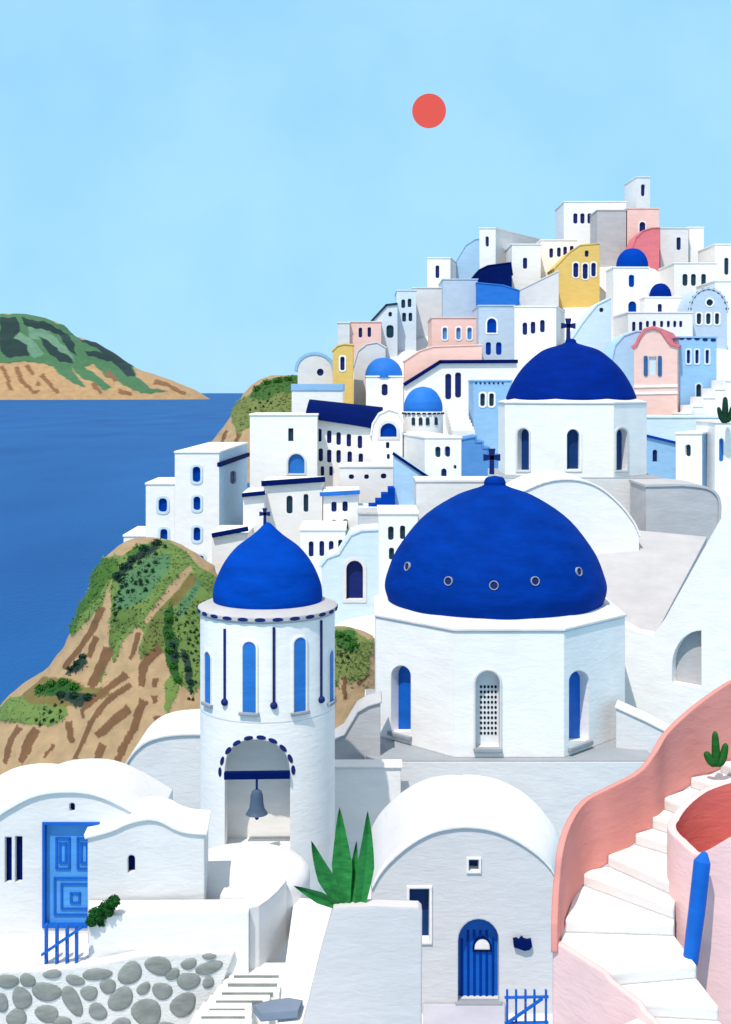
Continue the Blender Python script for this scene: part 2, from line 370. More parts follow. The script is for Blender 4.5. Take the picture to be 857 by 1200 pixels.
def hill(name, levels, Yt, Yb, base, patches, mat, na=220, nl=200, depth=0.9, disp=0.3, ridge=0.25, wob=0.6, seed=1, kexp=0.54):
    """stack of horizontal ellipses; levels: (py, xleft, xright). patches: (polygon, colour, lift)"""
    lv = np.array(levels, float); py = np.linspace(lv[0, 0], lv[-1, 0], nl)
    xl = np.interp(py, lv[:, 0], lv[:, 1]); xr = np.interp(py, lv[:, 0], lv[:, 2]); Yc = np.linspace(Yt, Yb, nl)
    # more columns on the side that faces the eye
    th = np.concatenate([np.linspace(math.pi, 2*math.pi, int(na*0.75), endpoint=False), np.linspace(0, math.pi, na-int(na*0.75), endpoint=False)])
    X = np.zeros((nl, na)); Yy = np.zeros((nl, na)); Z = np.zeros((nl, na))
    for i in range(nl):
        c = ((xl[i]+xr[i])/2-CX)/F*Yc[i]; a = (xr[i]-xl[i])/2/F*Yc[i]
        X[i] = c+a*np.cos(th); Yy[i] = Yc[i]+a*depth*np.sin(th); Z[i] = CZ+(HZ-py[i])/F*Yc[i]
    S = Yb/60.0
    nx = np.cos(th)[None, :]; ny = np.sin(th)[None, :]
    nn = noise2(X/S*1.1, Z/S*0.8+Yy/S*0.3, seed); d = disp*S*nn
    PX = CX+X/Yy*F; PY = HZ-(Z-CZ)/Yy*F
    wx = wob*(1.6*np.sin(PY*0.21+PX*0.05)+1.1*np.sin(PY*0.5+1.0+PX*0.11)); wy = wob*(1.4*np.sin(PX*0.23+2)+0.9*np.sin(PX*0.55+PY*0.1))
    C = np.zeros((nl, na, 3)); C[:] = np.array(lin(base))*kexp; lift = np.zeros((nl, na)); tags = np.zeros((nl, na), int)
    front = Yy < Yc[:, None]+0.35*(xr-xl)[:, None]/2/F*Yc[:, None]
    for poly, col, lf in patches:
        k = inpoly(PX+wx, PY+wy, poly) & front
        C[k] = np.array(lin(col))*kexp; lift[k] = lf; tags[k] = 1 if (col[1] > col[0]) else 2
    # soften the lifts so that they read as swellings
    for _ in range(3): lift = (lift+np.roll(lift, 1, 1)+np.roll(lift, -1, 1)+np.roll(lift, 1, 0)+np.roll(lift, -1, 0))/5
    d = d*np.minimum(1, (np.arange(nl)[:, None]+3)/25.0) + lift*ridge*S
    X2 = X+nx*d; Y2 = Yy+ny*d
    m = MB(); m.v = [Vector(p) for p in np.stack([X2, Y2, Z], -1).reshape(-1, 3)]
    for i in range(nl-1):
        for j in range(na):
            j2 = (j+1) % na; m.f.append((i*na+j, (i+1)*na+j, (i+1)*na+j2, i*na+j2))
    m.f.append(tuple(range(na-1, -1, -1))[::-1])
    o = obj(name, m, mat, weld=False, angle=70); me = o.data
    at = me.color_attributes.new('Col', 'FLOAT_COLOR', 'POINT')
    at.data.foreach_set('color', np.concatenate([C.reshape(-1, 3), np.ones((nl*na, 1))], 1).astype(np.float32).ravel())
    struct(o); nrm = np.stack([nx+0*X, ny+0*X, 0*X+0.3], -1)
    return o, (PX, PY, np.stack([X2, Y2, Z], -1), C, tags, front)
def locate(data, px, py):                            # point of a hill surface seen at a pixel
    PX, PY, W3, C, tags, front = data
    q = (PX-px)**2+(PY-py)**2+np.where(front, 0, 1e6); i = np.unravel_index(np.argmin(q), q.shape); return Vector(W3[i])

sea = MB(); nn_ = 60
sea.add([(-60000, 20, 0), (60000, 20, 0), (60000, 90000, 0), (-60000, 90000, 0)], [(0, 1, 2, 3)])
m = bpy.data.materials.new('sea_water'); m.use_nodes = True; n, l = m.node_tree.nodes, m.node_tree.links; b = n['Principled BSDF']
b.inputs['Roughness'].default_value = 0.55; b.inputs['Specular IOR Level'].default_value = 0.06
geo = n.new('ShaderNodeNewGeometry'); mp = n.new('ShaderNodeMapping'); mp.inputs['Scale'].default_value = (0.012, 0.004, 1); l.new(geo.outputs['Position'], mp.inputs['Vector'])
t = n.new('ShaderNodeTexNoise'); t.inputs['Scale'].default_value = 1.0; t.inputs['Detail'].default_value = 6; l.new(mp.outputs['Vector'], t.inputs['Vector'])
r = n.new('ShaderNodeValToRGB'); r.color_ramp.elements[0].position = 0.3; r.color_ramp.elements[1].position = 0.75
r.color_ramp.elements[0].color = (0.006, 0.066, 0.235, 1); r.color_ramp.elements[1].color = (0.012, 0.10, 0.31, 1)
l.new(t.outputs['Fac'], r.inputs['Fac']); l.new(r.outputs['Color'], b.inputs['Base Color'])
t2 = n.new('ShaderNodeTexNoise'); t2.inputs['Scale'].default_value = 60; t2.inputs['Detail'].default_value = 5; l.new(mp.outputs['Vector'], t2.inputs['Vector'])
bp = n.new('ShaderNodeBump'); bp.inputs['Strength'].default_value = 0.35; bp.inputs['Distance'].default_value = 1.0; l.new(t2.outputs['Fac'], bp.inputs['Height']); l.new(bp.outputs['Normal'], b.inputs['Normal'])
struct(obj('sea', sea, m, weld=False))

sun = MB(); c = P(503, 130, 100000.0); rr = 19.8/F*100000.0
sun.lathe(c, [(rr*math.sin(math.pi*k/32)+0.5, -rr*math.cos(math.pi*k/32)) for k in range(33)], 64)
m = bpy.data.materials.new('low_red_sun'); m.use_nodes = True; b = m.node_tree.nodes['Principled BSDF']
b.inputs['Base Color'].default_value = (0, 0, 0, 1); b.inputs['Roughness'].default_value = 1; b.inputs['Specular IOR Level'].default_value = 0
b.inputs['Emission Color'].default_value = (*lin((232, 98, 92)), 1); b.inputs['Emission Strength'].default_value = 1.0
tag(obj('sun', sun, m, weld=False, angle=80), 'round coral red sun disc hanging alone in the pale blue sky', 'sun')

GRN, GRD, GRT, TAN, BRN = (74, 130, 88), (10, 56, 56), (112, 158, 130), (205, 168, 122), (150, 106, 68)
s2 = lambda pts: [(x/2.449, 350+y/2.449) for x, y in pts]
ISL = [(s2([(-400, 20), (0, 45), (80, 40), (180, 75), (220, 110), (300, 140), (380, 190), (390, 225), (430, 255), (480, 268), (400, 272), (350, 245), (300, 225), (270, 190), (240, 195), (320, 255), (300, 262), (230, 225), (200, 195), (245, 255), (200, 240), (150, 195), (90, 180), (0, 185), (-400, 200)]), GRN, 0.5),
       (s2([(10, 60), (40, 55), (60, 100), (90, 115), (130, 160), (100, 170), (60, 130), (20, 110)]), GRT, 0.2),
       (s2([(80, 75), (140, 95), (200, 150), (210, 180), (170, 160), (120, 120), (85, 110)]), GRT, 0.2),
       (s2([(0, 55), (45, 52), (60, 95), (40, 110), (75, 135), (85, 165), (20, 168), (0, 150)]), GRD, 0.6),
       (s2([(60, 55), (130, 68), (175, 90), (215, 130), (215, 165), (190, 140), (165, 100), (110, 85), (65, 75)]), GRD, 0.6),
       (s2([(110, 108), (150, 130), (205, 175), (205, 188), (170, 180), (130, 145)]), GRD, 0.6),
       (s2([(220, 112), (290, 130), (370, 180), (385, 222), (360, 222), (320, 180), (250, 165), (240, 152), (290, 152)]), GRD, 0.5)]
for st in ([(5, 195), (20, 225), (35, 262)], [(45, 195), (60, 235), (95, 265), (110, 268)], [(75, 190), (95, 218)], [(120, 218), (145, 248), (165, 272)],
           [(260, 242), (290, 270)], [(300, 208), (330, 238)], [(340, 265), (375, 272)], [(440, 238), (480, 248), (530, 275)], [(105, 240), (115, 250)]):
    ISL.append((streak(s2(st), 6, 4), BRN, 0.4))
ISL += [([(-30-1.15*x, y+2) for x, y in q], c_, l_) for q, c_, l_ in ISL[1:]]
IM = vcol_mat('island_rock', bump=0.3, scale=0.02, amp=0.1)
hill('island', [(368, -8, 30), (373, -60, 55), (380, -90, 72), (393, -120, 86), (401, -150, 112), (412, -170, 130), (425, -190, 148), (434, -200, 165), (445, -220, 200), (457, -240, 228), (469, -260, 246)],
     9200, 9000, TAN, ISL, IM, na=420, nl=280, depth=0.5, disp=0.12, ridge=0.12, wob=0.5, seed=3, kexp=.6)

CM = vcol_mat('cliff_rock', bump=0.6, scale=1.2, amp=0.12)
s3 = lambda pts: [(x/3.296, 620+y/3.296) for x, y in pts]
G1, G2, G3, G4, OL = (68, 122, 34), (118, 152, 74), (92, 146, 98), (26, 96, 20), (132, 122, 62)
DK = (18, 60, 50); CT, CBR = (200, 172, 132), (130, 94, 60)
def smooth_st(pts, n=12):
    a = np.array(pts, float); out = []
    for q in np.linspace(0, len(a)-1, n):
        i = min(int(q), len(a)-2); f = q-i; p0, p1, p2, p3 = a[max(i-1, 0)], a[i], a[i+1], a[min(i+2, len(a)-1)]
        out.append(tuple(.5*(2*p1+(p2-p0)*f+(2*p0-5*p1+4*p2-p3)*f*f+(3*p1-p0-3*p2+p3)*f**3)))
    return out
CL = [(s3([(290, 410), (300, 330), (340, 270), (370, 150), (400, 110), (480, 100), (540, 60), (640, 40), (720, 90), (760, 140), (830, 180), (830, 260), (770, 340), (775, 580), (740, 640), (700, 600), (640, 470), (560, 500), (530, 480), (560, 400), (530, 370), (480, 430), (440, 520), (420, 480), (440, 380), (420, 440), (440, 190), (400, 290), (330, 380)]), G2, 0.7),
      (s3([(285, 405), (300, 320), (345, 260), (370, 140), (400, 110), (470, 120), (465, 185), (430, 190), (390, 270), (340, 320), (320, 380)]), G1, 0.8),
      (s3([(490, 90), (540, 60), (620, 40), (600, 80), (520, 130)]), G1, 0.7),
      (s3([(480, 170), (600, 90), (660, 100), (650, 160), (560, 270), (500, 300), (440, 350)]), G3, 0.7),
      (s3([(440, 300), (540, 310), (530, 350), (470, 420), (440, 470), (390, 590), (350, 600), (370, 560), (420, 470)]), (98, 132, 58), 0.6),
      (s3([(600, 300), (660, 230), (680, 270), (640, 400), (630, 450), (540, 505), (560, 420)]), (112, 130, 60), 0.6),
      (s3([(660, 210), (730, 140), (745, 160), (690, 230), (560, 370), (555, 350)]), CT, 0.2),
      (s3([(670, 250), (740, 170), (760, 190), (690, 290), (650, 310)]), OL, 0.4),
      (s3([(690, 290), (760, 190), (775, 210), (720, 320), (680, 350)]), G3, 0.5),
      (s3([(455, 195), (480, 140), (560, 70), (625, 42), (610, 75), (530, 130), (490, 180), (470, 210)]), DK, 1.1),
      (s3([(630, 400), (635, 320), (670, 280), (665, 380), (690, 430), (680, 510), (700, 610), (660, 570), (640, 500)]), G4, 1.0),
      (s3([(650, 420), (670, 430), (690, 510), (670, 520), (650, 470)]), DK, 1.0),
      (s3([(695, 460), (715, 465), (740, 560), (735, 650), (715, 590)]), DK, 1.0),
      (s3([(255, 565), (290, 510), (335, 480), (335, 520), (300, 550)]), DK, 1.0),
      (s3([(90, 640), (170, 570), (270, 575), (340, 610), (420, 610), (430, 640), (330, 680), (200, 690), (110, 680)]), OL, 0.7),
      (s3([(0, 740), (0, 700), (40, 650), (90, 645), (120, 675), (260, 680), (270, 720), (200, 760), (100, 750)]), G2, 0.7),
      (s3([(140, 640), (190, 590), (270, 580), (330, 615), (290, 640), (200, 640)]), G4, 1.0),
      (s3([(210, 630), (300, 625), (385, 635), (380, 665), (320, 682), (260, 660)]), DK, 1.1),
      (s3([(635, 600), (660, 560), (690, 610), (660, 680), (650, 720), (635, 690)]), G2, 0.5)]
for st, w in (([(400, 300), (370, 370), (310, 460), (245, 540)], 22), ([(370, 415), (340, 500)], 20), ([(420, 460), (385, 540), (350, 610)], 42), ([(540, 400), (505, 500)], 20),
          ([(620, 460), (555, 530), (550, 610)], 34), ([(490, 560), (400, 630), (320, 700)], 26), ([(505, 600), (400, 680), (340, 780), (290, 890)], 22), ([(500, 690), (420, 760), (370, 800)], 34),
          ([(555, 660), (520, 760), (460, 880), (445, 950)], 30), ([(605, 720), (625, 800)], 26), ([(600, 575), (600, 610)], 22), ([(595, 640), (598, 670)], 20), ([(75, 765), (40, 820), (15, 905)], 24),
          ([(145, 770), (105, 850), (80, 900)], 36), ([(270, 740), (280, 825)], 24), ([(210, 830), (180, 880)], 14), ([(400, 830), (370, 900)], 28), ([(750, 700), (752, 760)], 12), ([(325, 690), (325, 730)], 14)):
    CL.append((streak(smooth_st(s3(st)), w/3.296*1.2, w/3.296*0.75), CBR, 0.35))
cliff, CD = hill('cliff', [(631, 158, 184), (634, 148, 200), (640, 137, 215), (650, 126, 232), (665, 116, 252), (690, 106, 262), (720, 97, 270), (745, 84, 280), (770, 66, 290), (788, 48, 300), (798, 30, 305), (812, 14, 310), (834, -4, 315), (870, -40, 325), (930, -100, 340), (1010, -150, 350), (1150, -200, 370)],
     66, 55, CT, CL, CM, na=420, nl=430, disp=0.2, ridge=0.22, seed=5, wob=0.35)
s4 = lambda pts: [(x/2.449, 350+y/2.449) for x, y in pts]
H3 = [(s4([(660, 330), (680, 290), (720, 270), (760, 235), (860, 215), (860, 340), (760, 345), (700, 380), (690, 400), (670, 360)]), (128, 146, 76), 0.7),
      (s4([(715, 285), (740, 250), (800, 228), (860, 218), (860, 270), (800, 270), (780, 285), (750, 290)]), (62, 116, 38), 1.0),
      (streak(s4([(655, 380), (640, 415)]), 5, 4), CBR, 0.7), (streak(s4([(690, 385), (680, 415)]), 5, 4), CBR, 0.7)]
hill3, HD = hill('headland', [(440, 318, 372), (444, 306, 380), (450, 296, 390), (462, 283, 395), (478, 275, 400), (500, 262, 405), (520, 247, 410), (560, 235, 420)], 118, 112, CT, H3, CM, na=160, nl=120, disp=0.1, ridge=0.12, seed=8, wob=0.6)
H4 = [([(380, 735), (410, 735), (436, 752), (432, 790), (410, 802), (398, 790), (390, 830), (380, 830)], (128, 150, 78), 0.6), ([(392, 738), (415, 738), (420, 758), (405, 765), (396, 756)], (54, 112, 36), 1.0),
      (streak([(403, 792), (405, 820)], 6, 4), CBR, 0.7), (streak([(430, 790), (420, 802)], 6, 4), CBR, 0.7)]
hill4, H4D = hill('rock_outcrop', [(736, 384, 412), (741, 374, 428), (746, 366, 438), (780, 360, 446), (830, 352, 450), (900, 340, 455)], 50, 48, CT, H4, CM, na=140, nl=110, disp=0.08, ridge=0.15, seed=4, wob=0.6)

# shrubs: a few leaf-clump meshes, copied
def leafball(rx, ry, rz, nleaf, size, seed):
    rs = random.Random(seed); m = MB()
    for _ in range(nleaf):
        while True:
            v = Vector((rs.uniform(-1, 1), rs.uniform(-1, 1), rs.uniform(-0.5, 1)))
            if 0.35 < v.length < 1: break
        p = Vector((v.x*rx, v.y*ry, v.z*rz+rz*0.3)); a = Vector((rs.gauss(0, 1), rs.gauss(0, 1), rs.gauss(0, 1))).normalized(); nn = (v.normalized()+a*0.6).normalized()
        t = nn.cross(Vector((rs.gauss(0, 1), rs.gauss(0, 1), rs.gauss(0, 1)))).normalized(); bb = nn.cross(t); s = size*rs.uniform(0.6, 1.2)
        m.poly([p-t*s, p+bb*s*0.45+nn*s*0.15, p+t*s, p-bb*s*0.45+nn*s*0.15])
    return m
protos = []
def shrub_at(data, px, py, i, rpx, label, group, name='shrub'):
    p = locate(data, px, py); sc = rpx*p.y/F
    if len(protos) < 3:
        mb_ = leafball(1, 1, 1.25, 70, 0.45, 50+len(protos)); mb_.v = [v*1.0 for v in mb_.v]
        o = obj(name, mb_, LF4, weld=False, smooth=False, origin=Vector((0, 0, 0))); protos.append(o)
    else:
        o = protos[i % 3].copy(); COL.objects.link(o)
    o.location = p+Vector((0, -0.2*sc, 0)); o.scale = (sc, sc, sc); o.rotation_euler.z = i*1.7; tag(o, label, 'shrub', group)
d1 = s3([(560, 105), (600, 100), (635, 70), (545, 130), (575, 140), (600, 130), (515, 150), (540, 175), (565, 165), (590, 165), (490, 180), (515, 195), (545, 200), (570, 205), (480, 200), (530, 210), (520, 240), (480, 225), (495, 215), (565, 235), (500, 245), (550, 215),
         (470, 245), (455, 270), (475, 272), (452, 300), (470, 305), (452, 330), (448, 352)])
for i, (x, y) in enumerate(d1): shrub_at(CD, x, y, i, 2.6, 'small dark green shrub among those dotted down the green crown of the cliff', 'shrubs dotted on the crown of the cliff')
d2 = s3([(685, 330), (715, 325), (745, 322), (680, 350), (720, 360), (740, 365), (710, 372), (690, 385), (715, 400), (730, 398), (690, 420), (745, 400), (755, 388), (730, 430), (750, 420), (765, 410), (725, 440), (740, 450), (758, 440), (735, 480), (750, 470), (760, 495), (742, 505), (755, 515), (748, 590), (735, 625), (745, 660), (728, 660)])
for i, (x, y) in enumerate(d2): shrub_at(CD, x, y, i, 1.9, 'tiny dark shrub among those dotted on the cliff beside the bell tower', 'shrubs on the cliff beside the bell tower')
d3 = s3([(185, 690), (220, 680), (180, 715), (205, 710), (245, 700), (152, 735), (180, 740), (215, 735), (245, 722), (160, 755), (208, 742), (250, 668)])
for i, (x, y) in enumerate(d3): shrub_at(CD, x, y, i, 2.2, 'small dark shrub among those on the low green ledge of the cliff', 'shrubs on the low green ledge of the cliff')
d4 = [(400, 768), (407, 771), (403, 776), (412, 765)]
for i, (x, y) in enumerate(d4): shrub_at(H4D, x, y, i, 2.4, 'small dark shrub on the rock outcrop between bell tower and large church', 'shrubs on the rock outcrop')
d5 = s4([(775, 275), (770, 295), (760, 310), (748, 300), (735, 315), (725, 335), (755, 330), (742, 342), (780, 300), (720, 320)])
for i, (x, y) in enumerate(d5): shrub_at(HD, x, y, i, 1.6, 'tiny dark shrub among those on the far green headland', 'shrubs on the far headland')
# larger bushes lying on the cliff
def bush_on(data, pts, rpx, mat, label, seed):
    m = MB()
    for i, (x, y) in enumerate(pts):
        p = locate(data, x, y); r_ = rpx*p.y/F; q = leafball(r_*1.1, r_, r_*0.9, 130, r_*0.32, seed+i); m.add([v+p for v in q.v], q.f)
    tag(obj('bush', m, mat, weld=False, smooth=False), label, 'bush', 'bushes on the cliff')
bush_on(CD, s3([(465, 185), (490, 150), (520, 115), (560, 80), (600, 55)]), 5.5, LF4, 'long dark bush curving over the crest of the cliff', 1)
bush_on(CD, s3([(650, 350), (650, 410), (655, 470), (665, 530), (685, 580)]), 5, LF5, 'tall bright green bush running down the cliff near the bell tower', 20)
bush_on(CD, s3([(712, 490), (722, 540), (732, 590)]), 4, LF4, 'narrow dark bush on the cliff close beside the bell tower', 40)
bush_on(CD, s3([(665, 450), (678, 490)]), 4, LF4, 'short dark bush nestled against the tall bright green bush', 46)
bush_on(CD, s3([(280, 545), (305, 520), (325, 495)]), 4.5, LF4, 'lone dark bush in the bare middle of the cliff', 60)
bush_on(CD, s3([(170, 620), (210, 605), (260, 595), (300, 610)]), 6, LF5, 'bright green bush on the low ledge of the cliff', 80)
bush_on(CD, s3([(250, 640), (300, 645), (350, 650)]), 5.5, LF4, 'dark blue green bush on the low ledge of the cliff', 95)
bush_on(H4D, [(399, 746), (407, 750), (413, 757)], 5, LF5, 'bright green bush topping the rock outcrop by the bell tower', 110)
bush_on(HD, s4([(740, 262), (770, 245), (800, 240), (830, 235)]), 5, LF5, 'bright green bush on the crest of the far headland', 130)
def scrub(name, data, nleaf, size, seed, rng):
    PX, PY, W3, C, tags, front = data; idx = np.argwhere((tags == 1) & front & (PX > rng[0]) & (PX < rng[1]) & (PY < rng[2])); rs = random.Random(seed); m = MB(); cols = []
    for _ in range(nleaf):
        i, j = idx[rs.randrange(len(idx))]; p = Vector(W3[i, j])+Vector((rs.uniform(-.1, .1), rs.uniform(-.25, -.02), rs.uniform(-.05, .12))); s = size*rs.uniform(0.6, 1.3)
        nn = Vector((rs.gauss(-.4, .35), -.8, rs.gauss(0.8, .35))).normalized(); t = nn.cross(Vector((rs.gauss(0, 1), rs.gauss(0, 1), rs.gauss(0, 1)))).normalized(); b_ = nn.cross(t)
        m.poly([p-t*s, p+b_*s*0.4, p+t*s, p-b_*s*0.4]); g = rs.uniform(0.8, 1.2); cols += [[c*g for c in C[i, j]]+[1]]*4
    o = obj(name, m, CM, weld=False, smooth=False); at = o.data.color_attributes.new('Col', 'FLOAT_COLOR', 'POINT'); at.data.foreach_set('color', np.array(cols, np.float32).ravel())
    o['kind'] = 'stuff'; return o
scrub('cliff_scrub', CD, 1500, 0.10, 9, (-20, 260, 850)); scrub('headland_scrub', HD, 400, 0.16, 10, (240, 360, 520)); scrub('outcrop_scrub', H4D, 350, 0.08, 11, (380, 440, 830))

# ------------------------------------------------------------------ hillside village (far to near)
fw = dict(frame=W, fw=0.12); T = lambda: dict(mat=NVD)
house('tower_house', 'slim white tower house, highest point of the village skyline', (746, 762, 208, 262), [('r', 751.4, 756.3, 216, 230)], side=732, D=5, Y=133, dY=1)
house('flat_roofed_house', 'long white house with three slots just left of the skyline tower', (661, 734, 237, 290), [('r', 672, 677, 250, 262), ('r', 680.3, 685.3, 250, 262), ('r', 688.7, 693.7, 250, 262)], Y=130)
house('plain_house', 'windowless grey house below the long skyline house', (700, 735, 247, 305), wall=GR, Y=126)
house('arched_window_house', 'pink house with one arched window directly below the skyline tower', (734, 772.5, 245, 305), [('a', 749.5, 756.5, 260, 274, fw)], wall=PK, Y=126)
house('vaulted_house', 'coral red quarter vault leaning against the pink house under the skyline tower', [(740, 305), (741, 292), (746, 279), (754, 271), (764, 268), (773, 267.5), (773, 305)], wall=RP, Y=122, D=3)
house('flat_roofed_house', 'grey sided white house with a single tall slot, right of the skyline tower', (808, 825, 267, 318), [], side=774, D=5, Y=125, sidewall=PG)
house('annex', 'low grey annex with one slot beside the grey sided skyline house', (774, 807, 268, 318), [('r', 793, 798, 278, 293)], wall=PG, Y=124, D=4)
house('flat_roofed_house', 'white house cut by the right edge, highest there', (838, 900, 287, 350), [('r', 849, 854, 302, 322, T())], Y=118)
house('flat_roofed_house', 'white house with three wide dark slots near the right edge', (790, 840, 309, 352), [('r', 800, 806, 321, 335, T()), ('r', 810, 815.8, 321, 335, T()), ('r', 822, 827.6, 321, 335, T())], Y=115)
r_, pl = house('domed_chapel', 'slender white chapel with a bright blue cap dome and two windows', (719, 761, 314, 392), [('r', 737, 743.5, 322, 336.5, dict(mat=RB)), ('a', 736.5, 746, 353, 367, dict(mat=RB))], Y=110, D=3.4, cat='chapel', group='domed chapels of the village')
dome(P(741, 314, 111.6), 18.5/F*111.6, 23/F*111.6, [(1, 0), (.97, .3), (.8, .65), (.45, .92), (0.05, 1)], RB, r_, 40)
r_, pl = house('domed_chapel', 'small white chapel with a dark blue dome and one slot', (756, 800, 349, 392), [('r', 771, 776, 356, 367)], Y=108, D=3.4, cat='chapel', group='domed chapels of the village')
dome(P(774, 350, 109.6), 13/F*109.6, 18/F*109.6, [(1, 0), (.97, .3), (.8, .65), (.45, .92), (0.05, 1)], NB, r_, 40)
house('long_house', 'low pale house with a row of eight small slots', (736, 812, 367, 412), [('r', 741, 745, 377, 389), ('r', 749, 753, 377, 388)] + [('r', x-1.8, x+1.8, 376, 383.5) for x in (759, 767, 775.6, 783.5, 791, 798)], wall=W2, Y=103)
r_, pl = house('arched_gable_house', 'blue grey house with a round gable and a round window at the right edge', [(809, 398), (809, 366)] + arc(830.5, 364, 21.5, 25) + [(852, 366), (852, 398)],
      [('o', 828, 836, 350.5, 358.5, dict(mat=NVD, **fw)), ('r', 816.6, 822, 367, 380, dict(mat=NVD, **fw)), ('r', 827.6, 833, 367, 380, dict(mat=NVD, **fw)), ('r', 838, 843, 367, 380, dict(mat=NVD, **fw))], wall=BG_, roof=BG_, Y=104)
dots(pl, arc(830.5, 364, 22, 25.5, 175, 5, 10), 2.1, 1.6, r_)
house('plain_house', 'white house filling the right edge behind the small cactus', (838, 900, 330, 470), wall=W, Y=107)
r_, pl = house('tall_house', 'tall sky blue house with a dotted cornice beside the pink gabled house', (796, 840, 396, 492), [('r', 805, 809, 410, 426, dict(frame=PB, fw=0.12)), ('r', 815, 819, 410, 426, dict(frame=PB, fw=0.12)), ('r', 827, 831, 410, 426, dict(frame=PB, fw=0.12)), ('a', 816, 822, 450, 467, dict(mat=NVD, frame=PB, fw=0.1))], wall=SB, Y=90, D=5)
dots(pl, [(799, 396.5), (807.5, 396.5), (817, 397), (826.5, 398), (836, 398.5)], 3.3, 1.8, r_)
r_, pl = house('baroque_gable_house', 'pink house with a curved baroque gable, shuttered window and rose red roof', [(743, 492), (743, 408), (747, 405), (751, 396), (757, 388), (766, 385.5), (774, 388), (780, 397), (786, 405), (794, 407), (794, 492)],
      [('s', 760.5, 769.5, 418, 440, dict(mat=PB))], wall=PK, roof=RP, Y=89, D=7, side=806, t=0.22, over=0.12)
for x in (754.5, 771): 
    mm = MB(); q = [pl.uz(*p) for p in shape('r', x, x+4.6, 417, 441)]; mm.prism([pl.w(p, 0.06) for p in q], (0, 0.05, 0)); obj('shutter', mm, TS, r_)
trim(pl, [(743.5, 453), (793.5, 452)], 3, r_, W, 0.06, 'string_course'); trim(pl, [(743.5, 461), (793.5, 460)], 3, r_, W, 0.06, 'string_course')
house('vaulted_house', 'light blue vaulted house peeping out left of the pink baroque gable', [(714, 470), (716, 430), (722, 405), (732, 394), (746, 389), (752, 389), (752, 470)], wall=LB, Y=93, D=3)
r_, pl = house('gabled_house', 'ochre yellow house with three tall windows and a small attic window', [(650, 352), (650, 315), (668, 296), (680, 288), (703, 286), (703, 352)], [('r', 672, 678, 308, 325, fw), ('r', 683, 689, 309, 327, fw), ('r', 693, 698.5, 308, 324, fw), ('r', 685.5, 690, 293.5, 301)], wall=YE, Y=117)
house('flat_roofed_house', 'white house with four slots in a row left of the yellow house', (634, 676, 282, 320), [('r', x, x+4.4, y, y+11) for x, y in ((644, 291), (653, 290), (660.3, 289), (668, 288))], Y=121)
house('flat_roofed_house', 'small white house with one dark slot beside the four slotted house', (600, 634, 287, 330), [('r', 613, 618, 302, 315)], wall=W, Y=119)
house('flat_roofed_house', 'broad white house with a grey side on the left skyline', (562, 581, 268, 330), [('r', 569, 573, 277, 289)], side=633, D=9, Y=123, dY=-1, sidewall=PG)
house('vaulted_house', 'low vaulted house under a dark navy roof', [(553, 342), (554, 327), (562, 317), (572, 312), (598, 308.5), (600, 322), (600, 342)], wall=NR, Y=117, D=4, roof=NR)
house('gabled_house', 'light blue lean gable on the skyline beside the small white box house', [(533, 340), (535, 306), (546, 288), (557, 281), (566, 280), (566, 340)], wall=LB, Y=124, D=3)
house('flat_roofed_house', 'small white box house, leftmost on the upper skyline', (501, 528, 303, 350), [('r', 510.5, 515, 311, 326)], side=537, D=6, Y=120, dY=-.5)
house('plain_house', 'square windowless blue grey house below the small skyline box', (519, 560, 328, 385), wall=BG_, Y=113)
house('plain_house', 'pale grey windowless house left of the square blue grey one', (484, 520, 338, 385), wall=PG, Y=114.5)
house('sloping_roof_house', 'house with a slanting cobalt blue roof face', [(559, 368), (559, 332), (590, 335), (608, 341), (607, 356), (607, 368)], wall=CB, Y=112, D=3, roof=CB)
house('plain_house', 'pale grey lean house between cobalt roof and white three slot house', [(585, 395), (585, 352), (606, 342), (655, 318), (655, 395)], wall=PG, Y=114, D=3)
house('flat_roofed_house', 'pale blue house with four small windows in two rows', (465, 488, 341, 400), [('r', 470.5, 475, 351, 361, T()), ('r', 478, 482.3, 350, 360, T()), ('r', 471.5, 476, 366.5, 377, T()), ('r', 479, 483.3, 366.5, 376.5, T())], wall=PB, Y=109)
r_, pl = house('lean_to_house', 'pale blue lean house with a dark green slanting roof edge', [(436, 410), (436, 377), (453, 358), (466, 356.5), (466, 410)], [('r', 455.5, 459.5, 365.5, 371, T()), ('r', 453, 461.5, 381, 396, T())], wall=PB, Y=107.5)
trim(pl, [(435.5, 376.5), (453, 357.5), (465.5, 356)], 2.6, r_, NVD)
house('flat_roofed_house', 'small pink house with two slots at the left of the skyline', (410, 447, 378, 420), [('r', 420.5, 424.6, 384, 395.5), ('r', 431, 435, 383.5, 395)], wall=PK, Y=104)
house('plain_house', 'pale house end adjoining the small pink house', (396, 410, 379, 430), wall=PG, Y=103.5, D=4)
house('wide_house', 'wide pink house with three white framed windows in the village middle', (506, 564, 373, 425), [('r', x, x+5, 384, 398, dict(mat=MB_, **fw)) for x in (519, 535, 548)], wall=PK, Y=103)
house('terrace_wall', 'slanting pink terrace wall below the wide pink house', [(474, 462), (474, 424), (492, 412), (508, 407), (565, 405), (565, 462)], wall=PK, Y=99, D=2, cat='terrace wall', group='terrace walls')
r_, pl = house('flat_roofed_house', 'blue grey house with one arched window above two slots', (561, 603, 359, 432), [('a', 571, 582, 373, 390, dict(mat=RB, **fw)), ('r', 569.5, 575.5, 401, 416, dict(mat=RB)), ('r', 581.5, 588, 401, 416, dict(mat=RB))], wall=BG_, Y=101)
